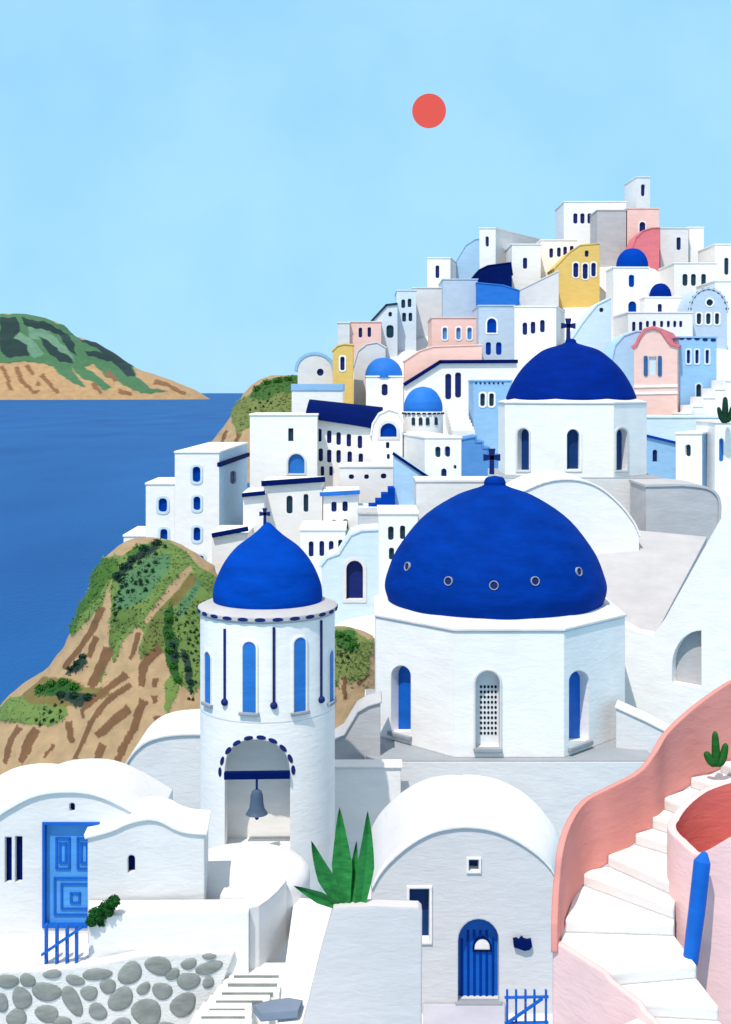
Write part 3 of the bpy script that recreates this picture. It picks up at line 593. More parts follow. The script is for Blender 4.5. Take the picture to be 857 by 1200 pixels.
house('flat_roofed_house', 'white house with three tilted slots left of the navy domed church', (603, 652, 360, 432), [('r', 612.5, 618, 378, 392.5), ('r', 622, 627.5, 377, 391), ('r', 633, 638.5, 375, 389.5)], side=662, D=7, Y=99, dY=-1, sidewall=PG)
house('vaulted_house', 'pale mint blue vaulted house behind the navy dome with a round window', [(668, 470), (668, 402), (684, 378), (700, 358), (716, 350), (718, 470)], [('o', 702.5, 707.5, 360.5, 366, T())], wall=PB, Y=98, D=3)
r_, pl = house('long_house', 'long white house under a bent navy roof edge with two tall navy shutters', [(474, 520), (474, 452), (516, 425), (606, 425), (606, 520)], [('r', 522, 529, 438, 468), ('r', 533.5, 540.5, 436.5, 466)], Y=93, D=5)
trim(pl, [(474, 450.5), (516, 424), (606, 423.5)], 4.2, r_, NR, 0.2)
r_, pl = house('domed_chapel', 'white chapel with a cobalt dome left of the long white house', (429, 473, 442, 480), [('r', 447.5, 454.5, 450, 463.5)], Y=94, D=2.8, cat='chapel', group='domed chapels of the village')
dome(P(450, 443, 95.4), 22/F*95.4, 24/F*95.4, [(1, 0), (.97, .3), (.8, .65), (.45, .92), (0.05, 1)], CB, r_, 40)
# round chapel with the medium blue dome
def round_chapel(label, px, Y, rpx, yt, yb, ydome, mat, wxs, wy):
    c = G(px, Y); r0 = rpx/F*Y; zt = P(0, yt, Y).z; zb = P(0, yb, Y).z-5
    root = thing('round_chapel', label, 'chapel', Vector((c.x, c.y, zb)), 'domed chapels of the village'); m = MB(); m.lathe((c.x, c.y, 0), [(r0, zb), (r0, zt)], 40); obj('wall', m, W, root)
    m = MB(); m.lathe((c.x, c.y, zt), [(r0*1.02, 0.002), (r0*1.04, 0.12), (r0*.9, 0.2)], 40); obj('cornice', m, W, root)
    dome((c.x, c.y, zt+0.15), r0*0.98, P(0, ydome, Y).z-zt-0.15, [(.97, 0), (1, .15), (.92, .45), (.7, .75), (.4, .93), (0.02, 1)], mat, root, 44)
    for k in range(24):
        m = MB()
        a = 2*math.pi*k/24; q = Vector((c.x+r0*1.03*math.cos(a), c.y+r0*1.03*math.sin(a), zt+.05)); tt = Vector((-math.sin(a), math.cos(a), 0)); nn = Vector((math.cos(a), math.sin(a), 0))
        m.prism([q+tt*.12+nn*.04+Vector((0, 0, -.07)), q-tt*.12+nn*.04+Vector((0, 0, -.07)), q-tt*.12+nn*.04+Vector((0, 0, .07)), q+tt*.12+nn*.04+Vector((0, 0, .07))], -nn*.1); obj('cornice_dot', m, NV, root)
    for wx in wxs:
        a = -math.pi/2+math.asin(max(-.95, min(.95, (wx-px)/rpx))); q = Vector((c.x+r0*math.cos(a), c.y+r0*math.sin(a))); tt = Vector((-math.sin(a), math.cos(a)))
        ww = 2.6/F*Y; p2 = Pl(Vector((*(q-tt*ww*.9), 0)), Vector((*(q+tt*ww*.9), 0))); z0, z1 = P(0, wy[1], Y-r0).z, P(0, wy[0], Y-r0).z
        hole = [(p2.L*.05, z0), (p2.L*.05, z1-.1), (p2.L*.3, z1), (p2.L*.7, z1), (p2.L*.95, z1-.1), (p2.L*.95, z0)]
        m = MB(); m.prism([p2.w(h, 0.05) for h in hole], Vector((-p2.n.x, -p2.n.y, 0))*.15); obj('window', m, NVD, root)
    CTRL.append((c.x, c.y, zb+4.5)); return root
round_chapel('round white chapel with a medium blue dome, dotted rim and four slots', 496, 84, 23.5, 485, 510, 453, CB, (484, 492, 500, 510), (489, 498))
r_, pl = house('flat_roofed_house', 'sky blue house with a dotted cornice and paired windows left of the navy domed church', (555, 600, 447, 530), [('r', 563, 568.5, 461, 476, dict(mat=NVD, **fw)), ('r', 573.5, 579, 461, 476, dict(mat=NVD, **fw))], wall=SB, Y=84, D=4)
dots(pl, [(558+5.2*k, 449) for k in range(7)], 1.3, 1.2, r_)
# steps beside the round chapel
def stair_run(label, pts0, pts1, Y0, Y1, n, mat, riser_shade=None):
    root = None; parts = []
    for k in range(n):
        f0 = k/n; f1 = (k+1)/n; lx = lambda f: pts0[0]+(pts1[0]-pts0[0])*f; rx = lambda f: pts0[1]+(pts1[1]-pts0[1])*f
        Ya = Y0+(Y1-Y0)*f0; Yb_ = Y0+(Y1-Y0)*f1; z = P(0, pts0[2]+(pts1[2]-pts0[2])*(f0+f1)/2, Ya).z
        if root is None: root = thing('steps', label, 'steps', Vector((P(lx(0), 0, Ya).x, Ya, z-1.5)))
        m = MB(); a, b_, c_, d_ = G(lx(f0), Ya, z), G(rx(f0), Ya, z), G(rx(f1), Yb_+.3, z), G(lx(f1), Yb_+.3, z); m.prism([a, b_, c_, d_], (0, 0, -1.2)); obj('step', m, mat, root)
stair_run('flight of pale steps climbing between round chapel and sky blue house', (530, 557, 506), (522, 545, 478), 82, 88, 7, W2)
# vaulted navy roof house
r_, pl = house('vaulted_house', 'long white house with a navy barrel roof and rows of dark slots', [(368, 568), (368, 490), (436, 502), (436, 568)],
      [('r', x-2.6, x+2.6, y-7.5, y+7.5) for x, y in ((374.5, 510), (386, 512), (397, 514), (409, 516), (422, 518), (376, 533), (386, 534.5), (397, 535), (410, 536.5), (423, 539))]+[('r', x-2, x+2, y-5.5, y+5.5) for x, y in ((378, 552), (388, 552))], Y=80, D=4, side=446, noroof=True)
r0 = MB()                                            # barrel roof lying along the front
ln = pl
prof = [(357, 487), (361, 478), (368, 471), (380, 468)]
A0, B0 = G(357, 79.4), G(446, 79.8)
za = P(0, 490, 79.5).z; zb2 = P(0, 503, 79.8).z
ra, rb = [], []
for k in range(13):
    t = math.pi*k/12; ra.append(Vector((A0.x+1.0*math.sin(t)*0.25, A0.y+2.1-2.1*math.cos(t), za+1.25*math.sin(t)))); rb.append(Vector((B0.x+0.2*math.sin(t), B0.y+2.1-2.1*math.cos(t), zb2+1.45*math.sin(t))))
r0.strip(ra, rb, False); r0.poly(ra); r0.poly(rb); r0.poly([ra[0], rb[0], rb[-1], ra[-1]]); obj('barrel_roof', r0, NR, r_)
r_, pl = house('arched_gable_house', 'white arched gable end with a blue fanlight closing the navy barrel roof', [(436, 568), (436, 510), (438, 497), (445, 486), (456, 481), (466, 484), (472, 495), (472, 568)], [('a', 446, 465, 496, 512, dict(mat=RB, frame=PG, fw=0.2)), ('r', 452.5, 456.5, 518, 525.5), ('r', 453.5, 457, 532, 538)], Y=79, D=3)
house('vaulted_house', 'pale vaulted house with a round navy window below the yellow tower house', [(349, 470), (349, 434)] + arc(369, 433, 20, 17) + [(391, 440), (391, 470)], [('o', 371.5, 379.5, 432, 440.5)], wall=PG, roof=SB, Y=95, t=0.25)
house('tower_house', 'narrow ochre yellow tower house with one framed slot', [(390, 485), (390, 412), (396, 406), (404, 404), (414, 405), (414, 485)], [('r', 399, 404, 418, 434, fw)], wall=YE, Y=93, D=3)
house('vaulted_house', 'pale grey vaulted arch house between yellow tower and cobalt domed chapel', [(414, 480), (415, 430), (420, 412), (430, 404), (442, 402), (452, 408), (452, 480)], wall=PG, Y=97.5, D=3)
house('flat_roofed_house', 'low white house with a sky blue flat roof above the headland side', (342, 402, 458, 505), wall=W, roof=SB, Y=86, D=5, t=0.5)
r_, pl = house('wide_house', 'white house with an arched blue window and one slot above it', (293, 372, 487, 600), [('s', 338, 344, 502, 517, T()), ('a', 338, 357, 532, 555, dict(mat=SHB, frame=PG, fw=0.12))], Y=78, D=5)
r_, pl = house('flat_roofed_house', 'pale house with two dark slots under a long navy ledge', (309, 378, 566, 650), [('r', 336, 343, 581, 602, T()), ('r', 356, 361.5, 579, 600, T())], wall=W2, Y=72, D=4)
trim(pl, [(308, 566.5), (380, 561.5)], 6, r_, NR, 0.25)
r_, pl = house('flat_roofed_house', 'narrow white house under a short navy ledge', (285, 310, 580, 680), Y=71, D=4, wall=W2)
trim(pl, [(285, 580), (310, 577.5)], 4.5, r_, NR, 0.25)
fo = dict(mat=RB, frame=PB, fw=0.16)
r_, pl = house('tall_house', 'tall white house above the sea with shade painted pale blue on its side wall', (205, 257, 531, 720), [('r', 226, 235, 547, 565, fo), ('r', 227, 235, 582, 598, fo), ('r', 227, 235, 618, 634, fo), ('r', 232, 239, 651, 666, fo)], side=290, D=14, Y=76, swins=[('r', 270, 277, 552, 567)], sidewall=LB)  # side wall in blue: its shade is put into the colour
spl = Pl(G(257, 76), G(290, 90)); trim(spl, [(255.5, 544.5), (290.5, 532.5)], 4.5, r_, NR, 0.2)
house('stepped_annex', 'white annex stepping down towards the sea with two blue windows', (171, 205, 568, 720), [('r', 186, 196, 584, 600, fo), ('r', 188, 196.5, 620, 634, fo)], Y=76.3, D=5)
house('stepped_annex', 'lowest white annex, nearest the sea at the village edge', (145, 171, 629, 740), Y=76.6, D=5)
r_, pl = house('flat_roofed_house', 'white house under a slanting navy ledge behind the bell tower dome', (249, 290, 627, 740), Y=68, D=4, wall=W2)
trim(pl, [(250, 627), (290, 619.5)], 5, r_, NR, 0.25)
r_, pl = house('flat_roofed_house', 'white house with four windows in two rows under a pale blue ledge', (379, 420, 579, 660), [('r', 388.5, 394.7, 588, 600), ('r', 401.5, 407.7, 587.5, 599.5), ('r', 388.5, 394.7, 609, 621), ('r', 402, 408, 608.5, 620.5)], Y=70, D=4)
trim(pl, [(376, 579), (421, 576.5)], 4.5, r_, CB, 0.25)
house('wide_house', 'white house with four slots in a row beside the bell tower dome', (352, 405, 622, 740), [('r', x, x+5.6, y, y+18) for x, y in ((362, 634.5), (374.5, 634), (385.5, 634), (396.5, 632.5))], Y=66, D=4)
house('gate_house', 'pale blue gate house with a deep arched navy doorway', [(377, 760), (377, 664), (384, 655), (398, 650), (404, 640), (412, 628), (424, 623), (445, 622), (445, 760)], [('a', 406, 425.5, 657, 702, dict(name='door', frame=PG, fw=0.2))], wall=PB, Y=63.5, D=3, rec=0.3)
house('plain_house', 'small grey box roof room above the gate house', (420, 444, 603, 630), wall=GR, Y=66, D=2.5)
house('flat_roofed_house', 'white house with three dark windows half hidden by the large blue dome', (444, 490, 603, 745), [('r', 455, 461.5, 617, 633, T()), ('r', 469, 475, 616, 632, T()), ('r', 456, 462, 642, 656, T()), ('r', 470, 475.5, 641, 655, T())], Y=62, D=4)
house('long_house', 'pale low house with three tiny square windows', (398, 464, 548, 610), [('r', 409, 415, 556, 561.5), ('r', 427, 432.5, 556, 561.5), ('r', 446.5, 453, 555, 561)], wall=W2, Y=75, D=4)
house('terrace_wall', 'pale terrace wall behind the blue stair', (420, 500, 598, 640), wall=PB, Y=68.5, D=3, cat='terrace wall', group='terrace walls')
# blue stepped flank
bp_ = Pl(G(432, 69.5), G(464, 69.5)); m = MB(); q = [(432, 597.5), (432, 592), (440, 592), (440, 586), (447, 586), (447, 579), (455, 579), (455, 572), (463, 572), (463, 597.5)]
m.prism([bp_.w(bp_.uz(*p)) for p in q], (0, 1.6, 0)); tag(obj('steps', m, RB), 'short cobalt blue stepped stair on a pale terrace wall', 'steps')
r_, pl = house('lean_to_house', 'light blue wall with a slanting navy roof edge behind the big dome', [(462, 640), (462, 533), (505, 563), (520, 575), (520, 640)], wall=LB, Y=70, D=2.5)
trim(pl, [(461, 531.5), (506, 562)], 3.2, r_, NR, 0.1)
house('flat_roofed_house', 'white house with a pale flat roof and small windows left of the blue steps', (498, 541, 514, 580), [('r', 510, 516.3, 523.5, 536, T()), ('r', 521.3, 527.6, 523, 535.5), ('a', 517, 523.5, 549, 561), ('r', 531.5, 535, 545, 549.5)], side=463, D=9, Y=73, dY=-1, sidewall=W2)
q = [(541, 600), (541, 516), (557, 513), (557, 519), (565, 519), (565, 526), (572, 526), (572, 532), (580, 534), (592, 536), (592, 600)]
house('stepped_wall', 'mid blue stepped wall in front of the sky blue house', q, wall=MB_, Y=76, D=2.5, cat='terrace wall', group='terrace walls')
house('plain_house', 'pale grey block between village and the big blue dome', (488, 600, 565, 660), wall=PG, Y=66, D=3)
# right hand side, behind and beside the churches
r_, pl = house('lean_to_house', 'sky blue wall with a cobalt slanting roof edge right of the navy domed church', [(735, 590), (735, 508), (750, 509), (792, 520), (792, 590)], [('a', 765, 770.5, 527, 541)], wall=SB, Y=76, D=2)
trim(pl, [(749, 508.5), (793, 519)], 3, r_, RB, 0.12)
house('plain_house', 'pale blue flat house front beneath the pink gabled house', (740, 862, 490, 560), wall=PB, Y=81, D=5)
house('flat_roofed_house', 'white house with one dark oval window and a blue side', (792, 823, 509, 620), [('r', 803, 809.6, 521, 535, T())], side=837, D=3, Y=72, dY=-1.5, sidewall=SB)
house('flat_roofed_house', 'white house at the right edge with one tall blue slot', (838, 900, 496, 640), [('r', 843, 848.3, 514, 541, dict(mat=SHB))], Y=70, D=4)
house('terrace_wall', 'white slope of steps beside the tall sky blue house', [(800, 510), (800, 486), (812, 486), (812, 477), (824, 477), (824, 467), (838, 467), (838, 457), (850, 457), (850, 447), (890, 447), (890, 510)], wall=W, Y=86.5, D=3, cat='terrace wall', group='terrace walls')
# whitewashed slope under the village
for px, py, Y in ((620, 480, 84), (700, 480, 84), (820, 545, 78), (640, 440, 96), (470, 700, 58), (440, 715, 58), (250, 760, 70), (200, 760, 76)):
    p = P(px, py, Y); CTRL.append((p.x, p.y, p.z))
for px, Y in ((90, 60), (90, 76), (140, 84), (190, 90), (240, 100), (300, 106), (350, 110), (400, 116), (440, 122), (480, 130), (560, 140), (660, 146), (780, 150), (900, 150)):
    p = P(px, 460, Y); CTRL.append((p.x, p.y, 14)); CTRL.append((p.x-6, p.y+4, 2))
for X in range(-20, 60, 8): CTRL.append((X, 47, 26)); CTRL.append((X, 53, 33)); CTRL.append((X, 162, 5))
ctrl = np.array(CTRL); xs = np.linspace(-28, 62, 120); ys = np.linspace(46, 165, 150); m = MB(); XX, YY = np.meshgrid(xs, ys); ZZ = np.zeros_like(XX); WW = np.zeros_like(XX)
for x, y, z in ctrl:
    w_ = 1.0/(((XX-x)**2+(YY-y)**2)+2.0)**2; ZZ += w_*z; WW += w_
ZZ = ZZ/WW-0.4
m.v = [Vector(p) for p in np.stack([XX, YY, ZZ], -1).reshape(-1, 3)]
for i in range(149):
    for j in range(119): m.f.append((i*120+j, i*120+j+1, (i+1)*120+j+1, (i+1)*120+j))
struct(obj('hillside', m, GND, weld=False, angle=70))

# ------------------------------------------------------------------ churches
def octo(px, Y, a, zb, zt, label, dome_spec, dome_mat, wins, ledge, wall=W, name='domed_church', base=None, rec=0.3):
    c = G(px, Y); root = thing(name, label, 'church', Vector((c.x, c.y, zb-(base[0] if base else 0))), 'blue domed churches')
    Rc = a/math.cos(math.pi/8); V = [Vector((c.x+Rc*math.cos(R(-112.5+45*k)), c.y+Rc*math.sin(R(-112.5+45*k)), 0)) for k in range(8)]
    m = MB(); todo = []
    for k in range(8):
        A, B = V[k], V[(k+1) % 8]; pl = Pl(A, B); ws = wins.get(k, []); hs = [[pl.uz(*p) for p in shape(*w_[:5])] for w_ in ws]
        wallface(m, pl, [(0, zb), (0, zt), (pl.L, zt), (pl.L, zb)], hs, rec)
        todo += [(pl, h, w_) for h, w_ in zip(hs, ws)]
    m.poly([Vector((p.x, p.y, zt)) for p in V]); m.poly([Vector((p.x, p.y, zb)) for p in V]); obj('drum', m, wall, root)
    out = [(pl, h, window(pl, h, root, rec=rec, **(w_[5] if len(w_) > 5 else {}))) for pl, h, w_ in todo]
    m = MB(); m.lathe((c.x, c.y, 0), [(Rc*1.0, zt+.004), (Rc*1.012, zt+.03), (Rc*1.012, zt+.10), (ledge[0], zt+ledge[1]), (ledge[0]*.9, zt+ledge[1])], 8, R(-112.5)); obj('ledge', m, PG, root, smooth=False)
    Rr, H, prof = dome_spec; dome((c.x, c.y, zt+ledge[1]-.05), Rr, H, prof, dome_mat, root, 72)
    if base:
        h, half, mat = base; m = MB(); m.box((c.x-half, c.y-half, zb-h), (c.x+half, c.y+half, zb-.03)); obj('base', m, mat, root); m = MB(); m.box((c.x-half+.03, c.y-half+.03, zb-.028), (c.x+half-.03, c.y+half-.03, zb-.004)); obj('base_shade_slab', m, DG, root)  # dark top slab added: shadow on the base corners painted as grey
    return root, c, out
# navy domed church
zb, zt = P(0, 560, 54.6).z, P(0, 474, 54.6).z
r2, c2, _ = octo(669, 58, 3.36, zb, zt, 'white octagonal church with a dark navy dome and three deep slots, further uphill',
    (75/F*58, P(0, 402, 58).z-zt-.2, [(.99, 0), (1, .06), (.89, .33), (.72, .60), (.45, .86), (.2, .96), (.1, 1.0), (.07, 1.06), (.01, 1.08)]), NB,
    {0: [('a', 664.5, 679, 503, 550, dict(mat=NV2, frame=W, fw=0.12))], 7: [('a', 607, 620.5, 502, 551, dict(mat=NV2, frame=PG, fw=0.10))], 1: [('a', 722, 735, 502, 551, dict(mat=NV2, frame=PG, fw=0.10))]}, (3.15, .25), base=(4.0, 3.65, PG))
cross((c2.x-.12, c2.y, P(0, 396, 58).z), 0.95, r2)
# large church
zb, zt = P(0, 890, 35.8).z, P(0, 742, 35.8).z
LAT = plaster('white_lattice', (236, 238, 242), 0.85, bevel=0)
r1, c1, w1 = octo(580, 40, 4.0, zb, zt, 'large white octagonal church with a huge royal blue dome and vent holes',
    (129/F*40, P(0, 566, 40).z-zt-.3, [(.965, 0), (1, .12), (.975, .24), (.885, .44), (.66, .71), (.36, .9), (.12, .985), (.10, 1.02), (.075, 1.06), (.01, 1.075)]), DB,
    {0: [('a', 557.5, 586, 786, 877, dict(mat=LAT, frame=PG, fw=0.06, sill=DG))], 7: [('a', 458.5, 481.5, 780, 857, dict(mat=SHC, sill=DG))], 1: [('a', 667, 690.5, 786, 868, dict(mat=SHC, sill=DG))]}, (3.80, .30), base=(9.0, 4.35, PG), rec=0.35)
cross((c1.x-.1, c1.y, P(0, 553, 40).z), 0.78, r1)
# lattice holes in the middle window
pl, h, wobj = w1[0]; m = MB()
for i in range(5):
    for j in range(10):
        q = [pl.uz(565.2+i*4.3+1.5*math.cos(t), 808+j*6.1+1.9*math.sin(t)) for t in [2*math.pi*k/8 for k in range(8)]]
        m.prism([pl.w(p, -.328) for p in q], (0, .02, 0))
obj('lattice_holes', m, BK, wobj)
for k, (x, y) in enumerate(((478, 664), (526, 681), (579, 686), (627, 681), (678, 670))):     # round vents on the dome
    d = Vector(((x-CX)/F, 1.0, (HZ-y)/F)); s_, best = 34.0, None
    Rd = 129/F*40; z0 = zt+.25; H = P(0, 566, 40).z-zt-.3; pr = spline([(.965, 0), (1, .12), (.975, .24), (.885, .44), (.66, .71), (.36, .9), (.12, .985)]); zz = np.array([p[1] for p in pr])*H+z0; rr_ = np.array([p[0] for p in pr])*Rd
    while s_ < 44:
        p = Vector((d.x*s_, s_, CZ+d.z*s_)); rad = math.hypot(p.x-c1.x, p.y-c1.y)
        if p.z < zz[-1] and rad < np.interp(p.z, zz, rr_): break
        s_ += 0.01
    nn = Vector((p.x-c1.x, p.y-c1.y, (p.z-z0)*0.6)).normalized(); t1 = nn.cross(Vector((0, 0, 1))).normalized(); t2_ = nn.cross(t1)
    rg = lambda rad, o: [p+nn*o+(t1*math.cos(2*math.pi*i/20)+t2_*math.sin(2*math.pi*i/20))*rad for i in range(20)]
    m = MB(); m.strip(rg(.145, .05), rg(.115, .05)); m.strip(rg(.145, .05), rg(.145, -.1)); m.strip(rg(.115, .05), rg(.115, -.05)); v_ = obj('vent', m, DG, r1)
    m = MB(); m.prism(rg(.116, .02), -nn*.05); obj('vent_hole', m, NV, v_)

# vault, cistern, cement slope and big white wall right of the large church
house('vault', 'big plain white barrel vault rising behind the right of the huge dome', [(560, 760)]+smooth_st([(566, 660), (580, 615), (605, 583), (640, 566), (672, 563), (700, 571), (724, 590), (741, 611), (749, 628)], 28)+[(752, 760)], wall=W, Y=47.5, D=4.5, ext=2, foot=False, cat='vault', group=None, t=.08)
house('cistern', 'grey cement cistern block with a rounded end beside the white vault', [(757, 690), (757, 571)]+smooth_st([(800, 570), (826, 573), (838, 580), (842, 592), (841, 612)], 16)+[(838, 690)], wall=GR, Y=51, D=3, ext=2, foot=False, cat='cistern', group=None)
m = MB(); q = [P(700, 617, 50), P(829, 629, 48.3), P(764, 752, 41.3), P(714, 732, 42.6), P(676, 712, 43.4)]
m.prism(q, (0, .25, -.45)); tag(obj('cement_roof', m, GR), 'sloping grey cement roof running down beside the huge dome', 'roof')
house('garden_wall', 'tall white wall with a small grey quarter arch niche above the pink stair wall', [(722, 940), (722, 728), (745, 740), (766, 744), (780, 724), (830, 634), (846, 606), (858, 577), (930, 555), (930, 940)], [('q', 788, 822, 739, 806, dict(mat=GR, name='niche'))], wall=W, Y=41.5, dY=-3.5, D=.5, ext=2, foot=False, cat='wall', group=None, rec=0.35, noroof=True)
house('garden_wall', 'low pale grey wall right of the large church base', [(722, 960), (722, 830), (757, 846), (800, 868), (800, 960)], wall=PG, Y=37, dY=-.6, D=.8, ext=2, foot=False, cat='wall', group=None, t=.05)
# walls behind the bell tower
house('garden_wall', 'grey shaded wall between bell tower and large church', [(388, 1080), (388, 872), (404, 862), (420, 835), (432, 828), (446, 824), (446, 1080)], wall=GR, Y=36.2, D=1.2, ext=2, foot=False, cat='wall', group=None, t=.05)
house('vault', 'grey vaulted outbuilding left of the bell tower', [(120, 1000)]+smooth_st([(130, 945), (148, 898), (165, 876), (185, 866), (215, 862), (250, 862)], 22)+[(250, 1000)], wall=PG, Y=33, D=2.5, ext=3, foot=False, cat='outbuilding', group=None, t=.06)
house('retaining_wall', 'pale wall below the large church behind the agave', (385, 470, 900, 1090), wall=W2, Y=34.6, D=.6, ext=2, foot=False, cat='wall', group=None, t=.05)

# ------------------------------------------------------------------ bell tower
TY = 32.0; tx = G(314, TY); tr = 78.5/F*TY
zc = P(0, 716, TY).z; z_ledge = P(0, 848, TY-tr).z; zbt = P(0, 1016, TY-tr).z
tw = thing('bell_tower', 'white bell tower with a bright blue pointed dome and arched bell niche', 'bell tower', Vector((tx.x, tx.y, zbt-3)))
NS = 96; ring = []
wins_t = [(244, 764, 824, 240, 248.5), (292.5, 752, 835, 285, 300), (351.5, 747, 834, 344, 359), (391, 762, 822, 387, 394)]
def tang(px):                                       # angle on the cylinder seen at a pixel column
    best = None
    for k in range(1400):
        a = -math.pi+math.pi*k/1400; x = tx.x+tr*math.cos(a); y = tx.y+tr*math.sin(a); e = abs(CX+x/y*F-px)
        if best is None or e < best[0]: best = (e, a)
    return best[1]
m = MB(); m.lathe((tx.x, tx.y, 0), [(tr, z_ledge+.002), (tr, zc)], NS); obj('belfry', m, W, tw)
tcyl = lambda a, z, r_=tr: Vector((tx.x+r_*math.cos(a), tx.y+r_*math.sin(a), z))
aL, aR = tang(264), tang(340); a_m = (aL+aR)/2; NC = 40; m = MB()
cols = [aL+(aR-aL)*k/NC for k in range(NC+1)]; spr = [(1-min(1.0, abs(-1+2*k/NC)**2.2))**.5 for k in range(NC+1)]
zsp = P(0, 905, tx.y-tr).z; ztp = P(0, 867, tx.y-tr).z; zlo = P(0, 1004, tx.y-tr).z; zda = zbt-3
edge = [(a, zsp+(ztp-zsp)*q) for a, q in zip(cols, spr)]
for (a, z), (a2, z2) in zip(edge, edge[1:]):
    m.poly([tcyl(a, z), tcyl(a2, z2), tcyl(a2, z_ledge), tcyl(a, z_ledge)]); m.poly([tcyl(a, zda), tcyl(a2, zda), tcyl(a2, zlo), tcyl(a, zlo)])
for aa_, ab_, n_ in ((aR, aL+2*math.pi, 90),):
    cs = [aa_+(ab_-aa_)*k/n_ for k in range(n_+1)]
    for a, a2 in zip(cs, cs[1:]):
        zs_ = [zda, zlo, zsp, z_ledge]
        for q0, q1 in zip(zs_, zs_[1:]): m.poly([tcyl(a, q0), tcyl(a2, q0), tcyl(a2, q1), tcyl(a, q1)])
for a in (aL, aR): pass
rim_ = [tcyl(aL, zlo)]+[tcyl(a, z) for a, z in edge]+[tcyl(aR, zlo)]; yb_ = tx.y-tr+1.25
bk_r = [Vector((p.x+(p.x*(yb_/p.y-1))*.35, yb_, p.z)) for p in rim_]
floor = [tcyl(a, zlo) for a in cols]; m.strip(rim_, bk_r, False); m.poly(bk_r)
m.poly(floor+[bk_r[-1], bk_r[0]])
obj('shaft', m, W, tw, angle=40)
m = MB(); m.lathe((tx.x, tx.y, zc), [(tr*1.0, 0.003), (tr*1.035, .06), (tr*1.035, .16), (tr*.86, .30), (tr*.5, .30)], 72); obj('cornice', m, GR, tw)
dome((tx.x, tx.y, zc+.26), 64/F*TY, P(0, 612, TY).z-zc-.26, [(.985, 0), (1, .08), (.965, .24), (.81, .48), (.585, .68), (.30, .83), (.15, .92), (.08, .97), (.02, 1)], TB, tw, 64)
cross((tx.x-.08, tx.y, P(0, 613, TY).z), 0.40, tw)
ktot = 26
for k in range(ktot):
    m = MB()
    a = 2*math.pi*(k+.4)/ktot; q = Vector((tx.x+tr*1.036*math.cos(a), tx.y+tr*1.036*math.sin(a), zc+.11)); tt = Vector((-math.sin(a), math.cos(a), 0)); nn = Vector((math.cos(a), math.sin(a), 0))
    m.prism([q+nn*.012+tt*.14*math.cos(t)+Vector((0, 0, .05*math.sin(t))) for t in [2*math.pi*i/14 for i in range(14)]], -nn*.08); obj('cornice_dash', m, NV, tw)
for x, yt, yb, xa, xb in wins_t:                    # shutters follow the round wall
    a = tang(min(max(x, 240), 388)); w2 = .17 if 250 < x < 380 else .16
    yy = tx.y+tr*math.sin(a); z1, z0 = P(0, yt, yy).z, P(0, yb, yy).z; m = MB(); fr = MB(); da = w2/tr
    prof = [(-1, z0)] + [(-math.cos(t), z1-w2+w2*math.sin(t)) for t in [math.pi*k/10 for k in range(11)]] + [(1, z0)]
    pt = lambda f, z, r_: Vector((tx.x+r_*math.cos(a+f*da), tx.y+r_*math.sin(a+f*da), z))
    m.prism([pt(f, z, tr+.012) for f, z in prof], (-math.cos(a)*.08, -math.sin(a)*.08, 0))
    g = [(f*1.32, z if i in (0, len(prof)-1) else z+.05) for i, (f, z) in enumerate(prof)]
    fr.strip([pt(f, z, tr+.03) for f, z in g], [pt(f, z, tr+.03) for f, z in prof], False); fr.strip([pt(f, z, tr+.03) for f, z in g], [pt(f, z, tr-.05) for f, z in g], False); fr.strip([pt(f, z, tr+.03) for f, z in prof], [pt(f, z, tr-.05) for f, z in prof], False)
    w_ = obj('window', fr, W, tw); obj('shutter', m, SHB, w_)
    m = MB(); sp_ = [pt(f, z0-.07, tr+.09) for f in (-1.5, -.8, 0, .8, 1.5)]; s2_ = [pt(f, z0-.07, tr-.05) for f in (1.5, 0, -1.5)]; m.prism(sp_+s2_, (0, 0, .075)); obj('sill', m, DG, w_)
for x, yt, yb in ((264, 737, 821), (321, 735, 825), (376, 727, 818)):
    a = tang(x); q = Vector((tx.x+(tr+.02)*math.cos(a), tx.y+(tr+.02)*math.sin(a))); z1, z0 = P(0, yt, q.y).z, P(0, yb, q.y).z
    m = MB(); m.tube([(q.x, q.y, z1), (q.x, q.y, z0)], .035, 8); s_ = .095
    m.lathe((q.x, q.y, z0-.04), [(s_*math.sin(math.pi*k/10)+.002, -s_*math.cos(math.pi*k/10)) for k in range(11)], 14); obj('hanging_rod', m, NV, tw)
for t in (182, 200, 219, 237, 257, 277, 296, 316, 336, 355):
    x, y = 301+43*math.cos(R(t)), 906+42*math.sin(R(t)); a = tang(x); q = tcyl(a, 0); q.z = P(x, y, q.y).z; nn = Vector((math.cos(a), math.sin(a), 0)); tt = Vector((-nn.y, nn.x, 0)); up = Vector((0, 0, 1)); g = R(t+90)
    d1_ = tt*math.cos(g)-up*math.sin(g); d2_ = tt*math.sin(g)+up*math.cos(g); m = MB()
    m.prism([q+nn*.012+d1_*.125*math.cos(w)+d2_*.056*math.sin(w) for w in [2*math.pi*k/14 for k in range(14)]], -nn*.06); obj('arch_dash', m, NV, tw)
bpl = Pl(Vector((tx.x-tr, tx.y-tr, 0)), Vector((tx.x+tr, tx.y-tr, 0)))
m = MB(); a, b_ = bpl.w(bpl.uz(262.5, 910), .03), bpl.w(bpl.uz(339.5, 909), .03); m.bar(a+Vector((0, .12, 0)), b_+Vector((0, .12, 0)), .16, .17); obj('bell_beam', m, NR, tw)
bc = bpl.w(bpl.uz(301, 955), -.02); by = bc.y; k_ = by/F
bell = thing('bell', 'slate blue church bell hanging in the arched niche of the bell tower', 'bell', bc)
ztop = P(0, 925, by).z; zlow = P(0, 954, by).z; hB = ztop-zlow
